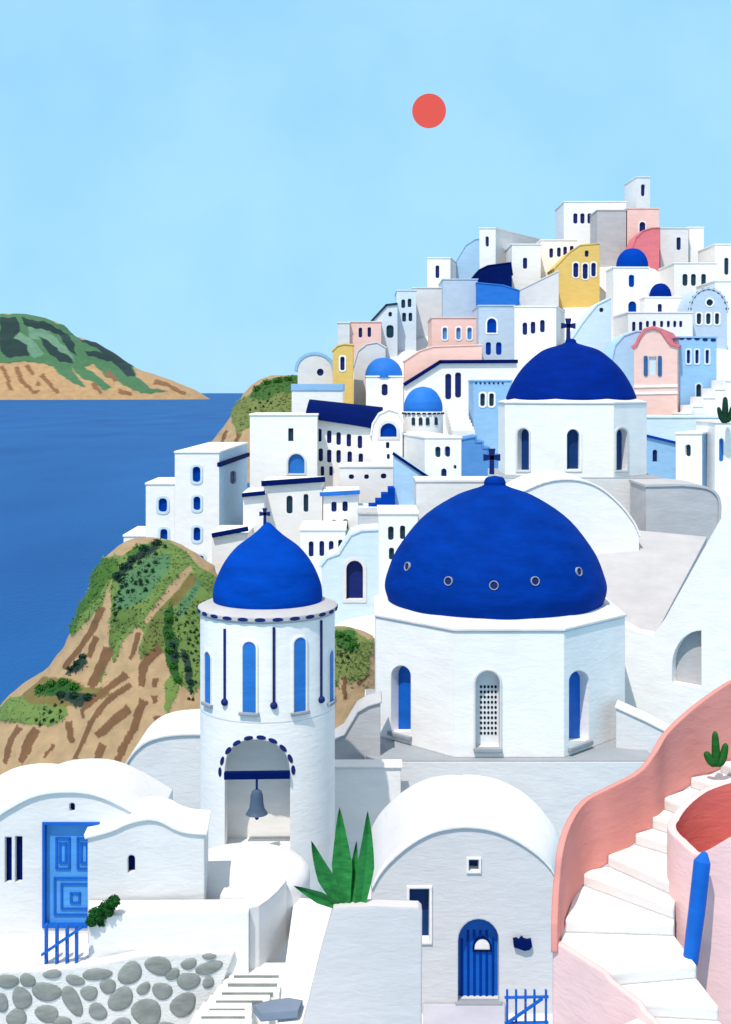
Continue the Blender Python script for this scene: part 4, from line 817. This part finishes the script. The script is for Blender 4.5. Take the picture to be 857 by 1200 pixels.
m = MB(); m.lathe((bc.x, bc.y, zlow), [(r*13*k_, z*hB) for r, z in ((.92, 0), (1, .02), (.88, .1), (.68, .25), (.6, .5), (.56, .75), (.42, .93), (.2, 1), (.02, 1.0))], 32); obj('bell_body', m, BZ, bell)
m = MB(); m.tube([(bc.x, bc.y, ztop-.02), (bc.x, bc.y, P(0, 913, by).z)], .03); obj('hanger', m, NV, bell)
m = MB(); m.lathe((bc.x, bc.y, P(0, 958, by).z), [(.05*math.sin(math.pi*k/8)+.002, -.06*math.cos(math.pi*k/8)) for k in range(9)], 12); m.tube([(bc.x, bc.y, P(0, 957, by).z), (bc.x, bc.y, zlow+.1)], .012); obj('clapper', m, NV, bell)

# ------------------------------------------------------------------ left house with the blue door
HY = 24.0
fo_ = [(-60, 1090), (-60, 1010), (-40, 985), (-15, 966), (15, 946), (45, 932), (80, 928), (110, 931), (140, 943), (165, 957), (182, 968), (182, 1090)]
fo_ = [fo_[0]]+smooth_st(fo_[1:-1], 30)+[fo_[-1]]
lh, pl = house('vaulted_house', 'whitewashed vault house with a panelled blue door at lower left', fo_, [('s', 6, 14, 981, 1034, dict(mat=NR, name='shutter')), ('s', 18, 26.5, 980, 1033.5, dict(mat=NR, name='shutter')), ('r', 81.5, 88, 941, 951, dict(mat=NR)), ('s', 53, 114, 966, 1084, dict(mat=plaster('door_sky_blue', (84, 158, 228), .85, rough=.5, var=.08, bevel=0), name='door', frame=SHC, fw=.05))], wall=PG, Y=HY, D=2.2, ext=1.2, foot=False, rec=.12, noroof=True, group='vault houses of the foreground')
m = MB(); f0 = [pl.w(pl.uz(*p), .06) for p in fo_[1:-1]]
f1_ = [pl.w(pl.uz(*p), .06)+Vector((0, 0, .12)) for p in fo_[1:-1]]
bk_ = [P(x, y, HY+2.6) for x, y in smooth_st([(-70, 985), (-50, 955), (-22, 925), (10, 903), (42, 895), (75, 896), (110, 903), (140, 916), (165, 936), (188, 968)], 30)]
b2_ = [p-Vector((0, 0, .35)) for p in bk_]
m.strip(f1_, bk_, False); m.strip(f0, f1_, False); m.strip(bk_, b2_, False); m.strip(b2_, f0, False)
for i in (0, -1): m.poly([f0[i], f1_[i], bk_[i], b2_[i]])
obj('vault_roof', m, W, lh)
door = [o for o in lh.children if o.name.startswith('door')][0]
def ringbar(pl, x0, x1, y0, y1, w, off, m):          # a raised rectangular moulding
    for a, b_ in (((x0, y0), (x1, y0)), ((x1, y0), (x1, y1)), ((x1, y1), (x0, y1)), ((x0, y1), (x0, y0))):
        A, B = pl.w(pl.uz(*a), off), pl.w(pl.uz(*b_), off); d = (B-A).normalized(); m.bar(A-d*w*.45, B+d*w*.45, w, .03)
m = MB()
for q in ((65, 80, 984, 1020), (69, 76, 990, 1013), (90, 104, 984, 1020), (94, 101, 990, 1013), (63, 108, 1031, 1074), (71, 103, 1038, 1067), (82, 92, 1049, 1060)): ringbar(pl, *q, .045, -.10, m)
obj('door_moulding', m, SHC, door)
an = [(103, 1062)]+smooth_st([(103, 982), (115, 979), (132, 974), (150, 966), (165, 962), (178, 961), (190, 964), (203, 971), (218, 976), (240, 978)], 30)+[(240, 1062)]
house('annex', 'low white annex with a humped roof and one pointed slot beside the door', an, [('a', 150, 158.5, 1002, 1022.5, dict(mat=NR))], wall=PG, roof=W, Y=23.6, dY=0.15, D=1.1, ext=1.5, foot=False, t=.09, over=.05, group='vault houses of the foreground')
# courtyard, mound, retaining wall of stones
zg = P(0, 1140, 22.4).z
m = MB(); fr = [G(-80, 22.3), G(0, 22.45), G(60, 22.6), G(140, 22.7), G(250, 23.1), G(292, 23.3)]; bkp = [G(292, 27.5), G(-80, 27.5)]
m.prism([Vector((p.x, p.y, zg+.0)) for p in fr+bkp], (0, 0, -3)); struct(obj('courtyard', m, GND))
sw = thing('stone_wall', 'whitewashed retaining wall studded with round grey stones', 'stone wall', G(120, 22.4, zg-3))
A, B = G(-80, 22.1), G(275, 22.95); spl_ = Pl(A, B)
ol = [(-80, 1300), (-80, 1141), (0, 1140), (60, 1138), (110, 1132), (170, 1120), (275, 1117), (262, 1150), (232, 1200), (190, 1300)]
m = MB(); q = [spl_.uz(*p) for p in ol]; m.prism([spl_.w(p) for p in q], Vector((-spl_.n.x, -spl_.n.y, 0))*.3); obj('mortar', m, MO, sw)
s5 = 3.296
stones = [(30, 890, 38, 27, 0), (107, 885, 27, 26, 0), (203, 862, 32, 16, 0), (290, 885, 33, 20, 10), (375, 862, 52, 22, -8), (503, 858, 44, 40, -25), (613, 830, 52, 32, 5), (730, 822, 32, 18, -18), (808, 793, 28, 9, 0), (808, 837, 47, 24, -18), (805, 893, 21, 22, 0), (667, 862, 26, 20, -30),
          (728, 888, 40, 33, -10), (85, 955, 34, 42, 0), (180, 930, 50, 36, 5), (5, 972, 28, 32, 0), (345, 935, 34, 25, 0), (417, 908, 32, 25, 0), (280, 965, 32, 55, -28), (555, 917, 26, 21, -45), (627, 927, 34, 33, 20), (467, 958, 40, 48, 35), (708, 980, 56, 36, -35), (567, 1010, 58, 47, -5),
          (182, 1015, 46, 30, 5), (378, 1006, 33, 31, 15), (65, 1030, 36, 34, 30), (240, 1050, 36, 22, 0), (470, 1052, 34, 20, 0), (640, 1060, 30, 14, 0), (330, 1065, 30, 14, 0), (130, 1075, 34, 20, 0), (560, 1085, 40, 18, 0)]
m = MB(); rs = random.Random(4)
for x, y, a, b_, g in stones:
    a, b_ = a/s5*1.09, b_/s5*1.09; cx_, cy_ = x/s5, 880+y/s5; ph = rs.uniform(0, 6)
    def rg(f, o, n_=16):
        out = []
        for k in range(n_):
            t = 2*math.pi*k/n_; w_ = 1+.09*math.sin(2*t+ph)+.05*math.sin(3*t+2*ph); ex, ey = f*a*w_*math.cos(t), f*b_*w_*math.sin(t); ca, sa = math.cos(R(g)), math.sin(R(g))
            out.append(spl_.w(spl_.uz(cx_+ex*ca-ey*sa, cy_+ex*sa+ey*ca), o))
        return out
    rr3 = [rg(1, -.02), rg(1, .008), rg(.94, .022), rg(.75, .032), rg(.35, .036)]
    for P_, Q_ in zip(rr3, rr3[1:]): m.strip(P_, Q_)
    m.poly(rr3[-1])
obj('stones', m, ST, sw, angle=50)
m = MB(); c = G(286, 25.6); zz = P(0, 1050, 24.2).z
m.lathe((c.x, c.y, zz), [(1.42, -2.2), (1.42, -.12), (1.38, 0), (1.25, .09), (1.0, .14), (.5, .17), (.01, .17)], 48)
tag(obj('oven_mound', m, PG, angle=60), 'low rounded plaster mound at the foot of the bell tower', 'mound')
m = MB(); zb_ = P(0, 1071, 22.95).z; m.prism([G(104, 22.98, zb_-.12), G(110, 22.95, zb_-.03), G(130, 22.95, zb_), G(292, 23.05, zb_), G(292, 23.62, zb_), G(104, 23.56, zb_)], (0, 0, -1.5)); tag(obj('bench_wall', m, W2), 'long low white bench wall in front of the small annex', 'wall')
# curved low wall, ramp, narrow steps, slab, grey block
m = MB(); z1 = P(0, 1054, 23.6).z
m.prism([G(286, 23.25, z1), G(293, 23.2, z1), G(304, 23.3, z1), G(315, 23.6, z1), G(326, 24.0, z1), G(336, 24.5, z1), G(330, 24.8, z1), G(286, 24.8, z1)], (0, 0, -3)); tag(obj('terrace_wall', m, PG), 'grey plaster terrace corner between the mound and the ramp', 'terrace wall', 'terrace walls')
m = MB(); m.prism([P(325, 1200, 21.3), P(372, 1200, 21.2), P(400, 1055, 24.5), P(345, 1052, 25.0)], (0, 0, -.6)); struct(obj('ramp', m, W))
m = MB(); zl = P(0, 1200, 21.2).z-1.3; m.prism([G(-90, 12, zl), G(440, 12, zl), G(440, 25.0, zl), G(-90, 26.0, zl)], (0, 0, -.6)); struct(obj('lane', m, GND))
st = thing('steps', 'narrow whitewashed lane steps with grey shade painted on risers beside the stone wall', 'steps', P(280, 1200, 21))
ly = [(1144, 274, 327), (1153.5, 267, 325), (1164, 260, 320), (1173.5, 253, 308), (1183, 245, 287), (1192, 236, 287), (1202, 228, 287)]
Ys = [23.0-.2*k for k in range(8)]
for k, (y, xa, xb) in enumerate(ly):
    Yk = Ys[k]; z = P(0, y-1.5, Yk).z; m = MB()
    m.prism([G(xa-6, Yk, z), G(xb+8, Yk, z), G(xb+10, Yk+.5, z), G(xa+2, Yk+.5, z)], (0, 0, -1.6)); s_ = obj('step', m, W, st)
    m = MB(); m.prism([G(xa, Yk-.006, z-.005), G(xb, Yk-.006, z-.005), G(xb, Yk+.1, z-.005), G(xa, Yk+.1, z-.005)], (0, 0, -.085)); obj('riser_shade', m, ST, s_)  # grey strip paints the shade line under each tread
m = MB(); m.prism([P(297, 1177, 21.6), P(306, 1188, 21.3), P(350, 1184, 21.3), P(355, 1172, 21.6), P(338, 1169, 21.8), P(318, 1172, 21.75)], (0, 0, -.14)); tag(obj('stone_slab', m, plaster('slate', (130, 146, 168), .8, var=.1)), 'flat slate blue slab lying beside the grey block wall', 'slab')
m = MB(); gp = Pl(G(355, 21.0), G(496, 21.0)); q = [gp.uz(*p) for p in [(340, 1260), (360, 1182), (375, 1120), (391, 1064), (440, 1062), (491, 1064), (495, 1068), (494, 1260)]]
m.prism([gp.w(p) for p in q], (0, .3, 0)); tag(obj('planter_wall', m, plaster('blue_grey_wall', (214, 212, 215), .84, var=.04)), 'smooth pale grey wall block with the big agave on its top', 'wall')
# agave
ag = thing('agave', 'big agave with four spiky green leaves on the grey wall block', 'plant', P(408, 1063, 21.15))
def leaf(base, tip, w, bow, yo=0.0, n=12, Y0=21.15):
    m = MB(); b0, t0 = Vector(base), Vector(tip); L, Rr, Cn, Bk = [], [], [], []
    for i in range(n+1):
        f = i/n; x = b0[0]+(t0[0]-b0[0])*f+bow*math.sin(math.pi*f); y = b0[1]+(t0[1]-b0[1])*f
        d = Vector((t0[0]-b0[0], t0[1]-b0[1])).normalized(); ww = w*(0.55+.9*f if f < .4 else (1-(f-.4)/.6)**.8*.91+.004)/2; Y = Y0+yo*f
        L.append(P(x-d.y*ww, y+d.x*ww, Y)); Rr.append(P(x+d.y*ww, y-d.x*ww, Y)); Cn.append(P(x, y, Y+.05)); Bk.append(P(x, y, Y+.11))
    for A_, B_ in ((L, Cn), (Cn, Rr), (Rr, Bk), (Bk, L)): m.strip(A_, B_, False)
    return m
for b_, t_, w_, bow, yo in (((403, 1061), (398, 946), 27, 0, .25), ((422, 1062), (431, 950), 23, 3, .1), ((399, 1060), (365, 985), 22, -3, -.1), ((396, 1062), (344, 1038), 16, 0, -.3), ((412, 1062), (418, 985), 14, 0, .4)):
    obj('leaf', leaf(b_, t_, w_, bow, yo), LF, ag, angle=25)
m = leaf((443, 993), (448, 964), 8, 1, 0, Y0=29.4); m.v = [v*1.0 for v in m.v]; 
o = obj('leaf_sprig', m, LF, angle=25); tag(o, 'single small green leaf sprouting on the vault roof edge right of the agave', 'plant')
# ------------------------------------------------------------------ vault house with the plank door
VY = 26.0
fo_ = [(436, 1205), (436, 1042), (446, 1024), (460, 1008), (480, 991), (505, 977), (530, 971), (552, 970), (578, 974), (604, 985), (628, 1001), (645, 1018), (652, 1032), (653, 1205)]
fo_ = [fo_[0]]+smooth_st(fo_[1:-1], 36)+[fo_[-1]]
vh, pl = house('vaulted_house', 'vault house, walls greyed by painted shade, with an arched plank door', fo_, [('s', 549.5, 561.5, 1007, 1020.5, dict(mat=NV2, frame=W, fw=.05)), ('s', 480, 503.5, 1041, 1103, dict(mat=NV2, frame=W, fw=.06)), ('a', 537, 585, 1077, 1174, dict(mat=SHC, name='door', sill=DG))], wall=plaster('shade_grey_wall', (220, 220, 223), .84, var=.04), Y=VY, D=3.6, ext=.8, foot=False, rec=.28, noroof=True, group='vault houses of the foreground')  # grey wall colour carries the shade of the front
m = MB(); f0 = [pl.w(pl.uz(*p), .05) for p in fo_[1:-1]]; f1_ = [p+Vector((0, 0, .07)) for p in f0]
bk_ = [P(x, y, VY+3.8) for x, y in smooth_st([(434, 1010), (446, 985), (460, 962), (480, 940), (505, 920), (530, 910), (555, 908), (585, 914), (615, 930), (640, 955), (655, 980), (662, 1012)], 36)]
b2_ = [p-Vector((0, 0, .5)) for p in bk_]
m.strip(f1_, bk_, False); m.strip(f0, f1_, False); m.strip(bk_, b2_, False); m.strip(b2_, f0, False)
for i in (0, -1): m.poly([f0[i], f1_[i], bk_[i], b2_[i]])
obj('vault_roof', m, W, vh, angle=50)
door = [o for o in vh.children if o.name.startswith('door')][0]
dpl = Pl(Vector((pl.A.x, pl.A.y+.27, 0)), Vector((pl.B.x, pl.B.y+.27, 0)))
m = MB()
for k in range(6):
    x = 541.5+k*7.2; a, b_ = dpl.w(dpl.uz(x, 1168), .02), dpl.w(dpl.uz(x, 1090 if 0 < k < 5 else 1100), .02); m.bar(a, b_, .045, .03)
obj('plank_lines', m, RB, door)
m = MB(); q = [dpl.uz(*p) for p in [(556, 1112)] + arc(565, 1109, 9, 10) + [(574, 1112)]]; m.prism([dpl.w(p, .04) for p in q], (0, .04, 0)); f_ = obj('fanlight', m, W, door)
m = MB(); q2 = grow(q, .035); m.strip([dpl.w(p, .05) for p in q], [dpl.w(p, .05) for p in q2]); m.strip([dpl.w(p, .05) for p in q2], [dpl.w(p, 0) for p in q2]); obj('fanlight_frame', m, NR, f_)
m = MB(); q = [pl.uz(*p) for p in ((601, 1099), (605, 1098), (608, 1100), (611, 1096), (614, 1099), (618, 1100), (622, 1099), (623, 1107), (620, 1111), (614, 1112), (606, 1109), (602, 1108))]
m.prism([pl.w(p, .10) for p in q], (0, .12, 0)); obj('wall_ornament', m, NR, vh)
m = MB(); z = P(0, 1178, 25.9).z; m.prism([G(496, 24.9, z), G(592, 24.9, z), G(592, 25.98, z), G(496, 25.98, z)], (0, 0, -.25)); obj('doorstep', m, plaster('doorstep_stone', (196, 198, 212), .82), vh)
m = MB(); zl = P(0, 1188, 26).z; m.prism([G(430, 21.5, zl), G(680, 21.5, zl), G(680, 34, zl), G(430, 34, zl)], (0, 0, -.6)); struct(obj('forecourt', m, PG))
def gate(label, Y, xs, y0, y1, rails, diag, w, mat, name='picket_gate', tops=None):
    root = thing(name, label, 'gate', P((xs[0]+xs[-1])/2, y1, Y))
    for i, x in enumerate(xs):
        m = MB(); m.bar(P(x, y1, Y), P(x, y0 if tops is None else tops[i], Y), w, .04, (1, 0, 0)); obj('picket', m, mat, root)
    for y in rails:
        m = MB(); m.bar(P(xs[0]-3, y, Y-.04), P(xs[-1]+3, y-1, Y-.04), .07, .03); obj('rail', m, mat, root)
    m = MB(); m.bar(P(*diag[0], Y-.08), P(*diag[1], Y-.08), .07, .04); obj('brace', m, SHC, root)
gate('low blue picket gate in front of the plank door house', 24.6, [594.5, 605, 616, 626.5, 640], 1160, 1203, [1169, 1199], ((596, 1198), (636, 1170)), .075, SHC)
gate('blue picket gate below the panelled door with a slanting bar', 22.75, [54.5, 67, 79, 90], 1083, 1139, [], ((49, 1119), (97, 1086)), .13, SHC)
# clipped bush by the blue door
m = MB()
for i, (x, y, r_) in enumerate(((108, 1080, 7.5), (117, 1072, 10), (125, 1065, 9.5), (133, 1057, 8), (111, 1070, 7), (120, 1080, 7), (128, 1070, 6))):
    p = P(x, y, 22.9+(i % 3)*.06); rr4 = r_*22.9/F; q = leafball(rr4, rr4, rr4, 260, rr4*.33, 300+i); m.add([v+p-Vector((0, 0, rr4*.3)) for v in q.v], q.f)
    m.lathe(p, [(rr4*.8*math.sin(math.pi*k/8)+.002, -rr4*.8*math.cos(math.pi*k/8)) for k in range(9)], 12)
tag(obj('bush', m, LF3, weld=False, smooth=False), 'lumpy dark green bush leaning beside the panelled blue door', 'bush')
# ------------------------------------------------------------------ pink winding stair
E = [((700, 1215), (860, 1215)), ((751, 1175), (842, 1180)), ((711, 1140), (816, 1131)), ((668, 1078), (790, 1082)), ((683, 1022), (790, 1063)), ((718, 1002), (792, 1037)), ((750, 977), (796, 992)), ((770, 958), (802, 970)), ((782, 935), (818, 952)), ((815, 911), (848, 922)), ((850, 893), (880, 905)), ((890, 876), (915, 890))]
def onz(px, py, z): Y = (CZ-z)*F/(py-HZ); return Vector(((px-CX)/F*Y, Y, z))
Z = [CZ-9.1+.2*k for k in range(12)]
E = [((la[0]-(5 if k >= 3 else 0), la[1]), ra_) for k, (la, ra_) in enumerate(E)]
sr = thing('staircase', 'winding white staircase climbing between pink walls', 'staircase', onz(780, 1190, Z[0])-Vector((0, 0, .5)))
for k in range(11):
    (la, ra_), (lb, rb_) = E[k], E[k+1]; a, b_ = onz(*la, Z[k]), onz(*ra_, Z[k])
    c_, d_ = onz(*rb_, Z[k+1]), onz(*lb, Z[k+1]); dirn = Vector((c_.x-b_.x, c_.y-b_.y, 0))*.15
    m = MB(); pg = [a, b_, Vector((c_.x, c_.y, Z[k])), Vector((d_.x, d_.y, Z[k]))]
    if k == 2: pg.append(onz(657, 1105, Z[2]))
    m.prism(pg, (0, 0, -.65)); s_ = obj('step', m, W, sr)
    fd = Vector((b_.y-a.y, a.x-b_.x, 0)).normalized(); fd = fd if fd.y < 0 else -fd; m = MB(); dz = Vector((0, 0, -.035)); m.prism([a+fd*.008+dz, b_+fd*.008+dz, b_-fd*.02+dz, a-fd*.02+dz], (0, 0, -.16)); obj('riser_shade', m, PG, s_)  # risers greyed: shade below the treads is put into the colour
def ribbon(name, pts, mat, label, thick=.11, cat='wall', drop=1.0, out=0.0):   # pts: (px, py_base, z_base, py_top); wall standing on a curved line
    lo = [onz(px, pb, z) for px, pb, z, pt in pts]; hi = [Vector((p.x, p.y, CZ+(HZ-q[3])/F*p.y)) for p, q in zip(lo, pts)]; lo = [p-Vector((0, 0, drop)) for p in lo]
    off = []
    for i in range(len(lo)):
        a, b_ = lo[max(0, i-1)], lo[min(len(lo)-1, i+1)]; d = Vector((b_.x-a.x, b_.y-a.y, 0)).normalized(); off.append(Vector((-d.y, d.x, 0))*thick)
    if out: lo = [p-o_*(out/thick) for p, o_ in zip(lo, off)]; hi = [p-o_*(out/thick) for p, o_ in zip(hi, off)]
    m = MB(); lo2 = [p+o_ for p, o_ in zip(lo, off)]; hi2 = [p+o_ for p, o_ in zip(hi, off)]
    m.strip(lo, hi, False); m.strip(lo2, hi2, False); m.strip(hi, hi2, False); m.strip(lo, lo2, False)
    for i in (0, -1): m.poly([lo[i], hi[i], hi2[i], lo2[i]])
    return tag(obj(name, m, mat, angle=40), label, cat)
def smooth_pts(pts, n=40):
    a = np.array(pts, float); out = []
    for q in np.linspace(0, len(a)-1, n):
        i = min(int(q), len(a)-2); f = q-i; p0, p1, p2, p3 = a[max(i-1, 0)], a[i], a[i+1], a[min(i+2, len(a)-1)]
        out.append(tuple(.5*(2*p1+(p2-p0)*f+(2*p0-5*p1+4*p2-p3)*f*f+(3*p1-p0-3*p2+p3)*f**3)))
    return out
zz_ = lambda k: CZ-9.1+.2*k
ribbon('curved_wall', smooth_pts([(654, 1108, zz_(2), 1085), (656, 1100, zz_(2), 1040), (661, 1082, zz_(2.8), 995), (672, 1048, zz_(3.4), 962), (690, 1021, zz_(4), 938), (718, 1000, zz_(5), 923), (750, 975, zz_(6), 906), (770, 956, zz_(7), 882), (785, 932, zz_(8), 858), (816, 909, zz_(9), 829), (852, 891, zz_(10), 803), (895, 874, zz_(11), 780)], 60), SA, 'curved salmon pink wall following the outer edge of the winding stair', drop=.12)
ribbon('stair_flank', [(651, 1103, zz_(2), 1102), (657, 1105.5, zz_(2), 1104.5), (684, 1123, zz_(2), 1122), (711, 1140.5, zz_(2), 1139), (718, 1150, zz_(1.55), 1149), (735, 1163, zz_(1.2), 1162), (751, 1176, zz_(1), 1174), (757, 1186, zz_(.6), 1185), (772, 1200, zz_(.3), 1199), (785, 1218, zz_(.1), 1217)], PP, 'pale pink flank wall below the outer edge of the winding stair', .11, drop=1.6, out=.07)
# hollow round parapet (newel) with coral inside
cn = G(882, 19.75); rn = 97/F*19.75
nw = thing('round_parapet', 'round pale pink parapet with a coral red inside, wrapped by the stair', 'parapet', Vector((cn.x, cn.y, CZ-11)))
na_ = 72; outr, inr, outl, inl = [], [], [], []
def rim(a):
    x = math.cos(a); y = math.sin(a)
    pxs = [-180, -165, -155, -147, -138, -124, -105, -60, 0, 60, 90, 110, 130, 150, 165, 180]; zs = [-7.27, -7.27, -7.32, -7.38, -7.22, -6.97, -6.75, -6.6, -6.6, -6.8, -6.86, -6.98, -7.15, -7.30, -7.28, -7.27]
    return CZ+float(np.interp(math.degrees(a), pxs, zs))
for k in range(na_):
    a = -math.pi+2*math.pi*k/na_; d = Vector((math.cos(a), math.sin(a), 0)); z = rim(a)
    outr.append(cn+d*rn+Vector((0, 0, z))); inr.append(cn+d*(rn-.14)+Vector((0, 0, z))); outl.append(cn+d*rn*1.02+Vector((0, 0, CZ-11))); inl.append(cn+d*(rn-.14)+Vector((0, 0, CZ-9)))
m = MB(); m.strip(outl, outr); m.strip(outr, inr); obj('outer_wall', m, PP, nw)
m = MB(); m.strip([p-Vector((0, 0, .004)) for p in inr], inl); m.poly(inl); obj('inner_wall', m, RD, nw)
m = MB(); m.tube([P(826, 1000, 18.58), P(823, 1010, 18.47), P(817, 1065, 18.42), P(809, 1128, 18.45)], [.05, .13, .13, .12], 12); tag(obj('blue_post', m, SHC), 'thick blue post leaning on the round pale pink parapet', 'post')
# cacti
def cactus(label, lobes, Y, mat=LF2):
    root = thing('cactus', label, 'plant', P(*lobes[0][0][0], Y), 'cacti')
    for pts, w_ in lobes:
        m = MB(); q = smooth_pts(pts, 12); kk = len(q); rads = [w_*Y/F*(.62+.38*math.sin(math.pi*(i/(kk-1))**.8)) if i < kk-2 else w_*Y/F*(.62 if i == kk-2 else .25) for i in range(kk)]
        m.tube([P(x, y, Y) for x, y in q], rads, 12); obj('lobe', m, mat, root, angle=60)
cactus('three lobed green cactus on the wall at the top of the winding stair', [([(839, 898), (839, 880), (838, 857)], 5), ([(838, 897), (832, 890), (827, 881)], 5), ([(841, 897), (847, 888), (851, 871)], 5)], 22.4)
cactus('small dark cactus at the right edge below the village houses', [([(850, 496), (850, 480), (850, 465)], 3.8), ([(849, 495), (845, 488), (842, 477)], 3.2), ([(852, 494), (856, 488), (858, 476)], 3.2)], 69, LF4)
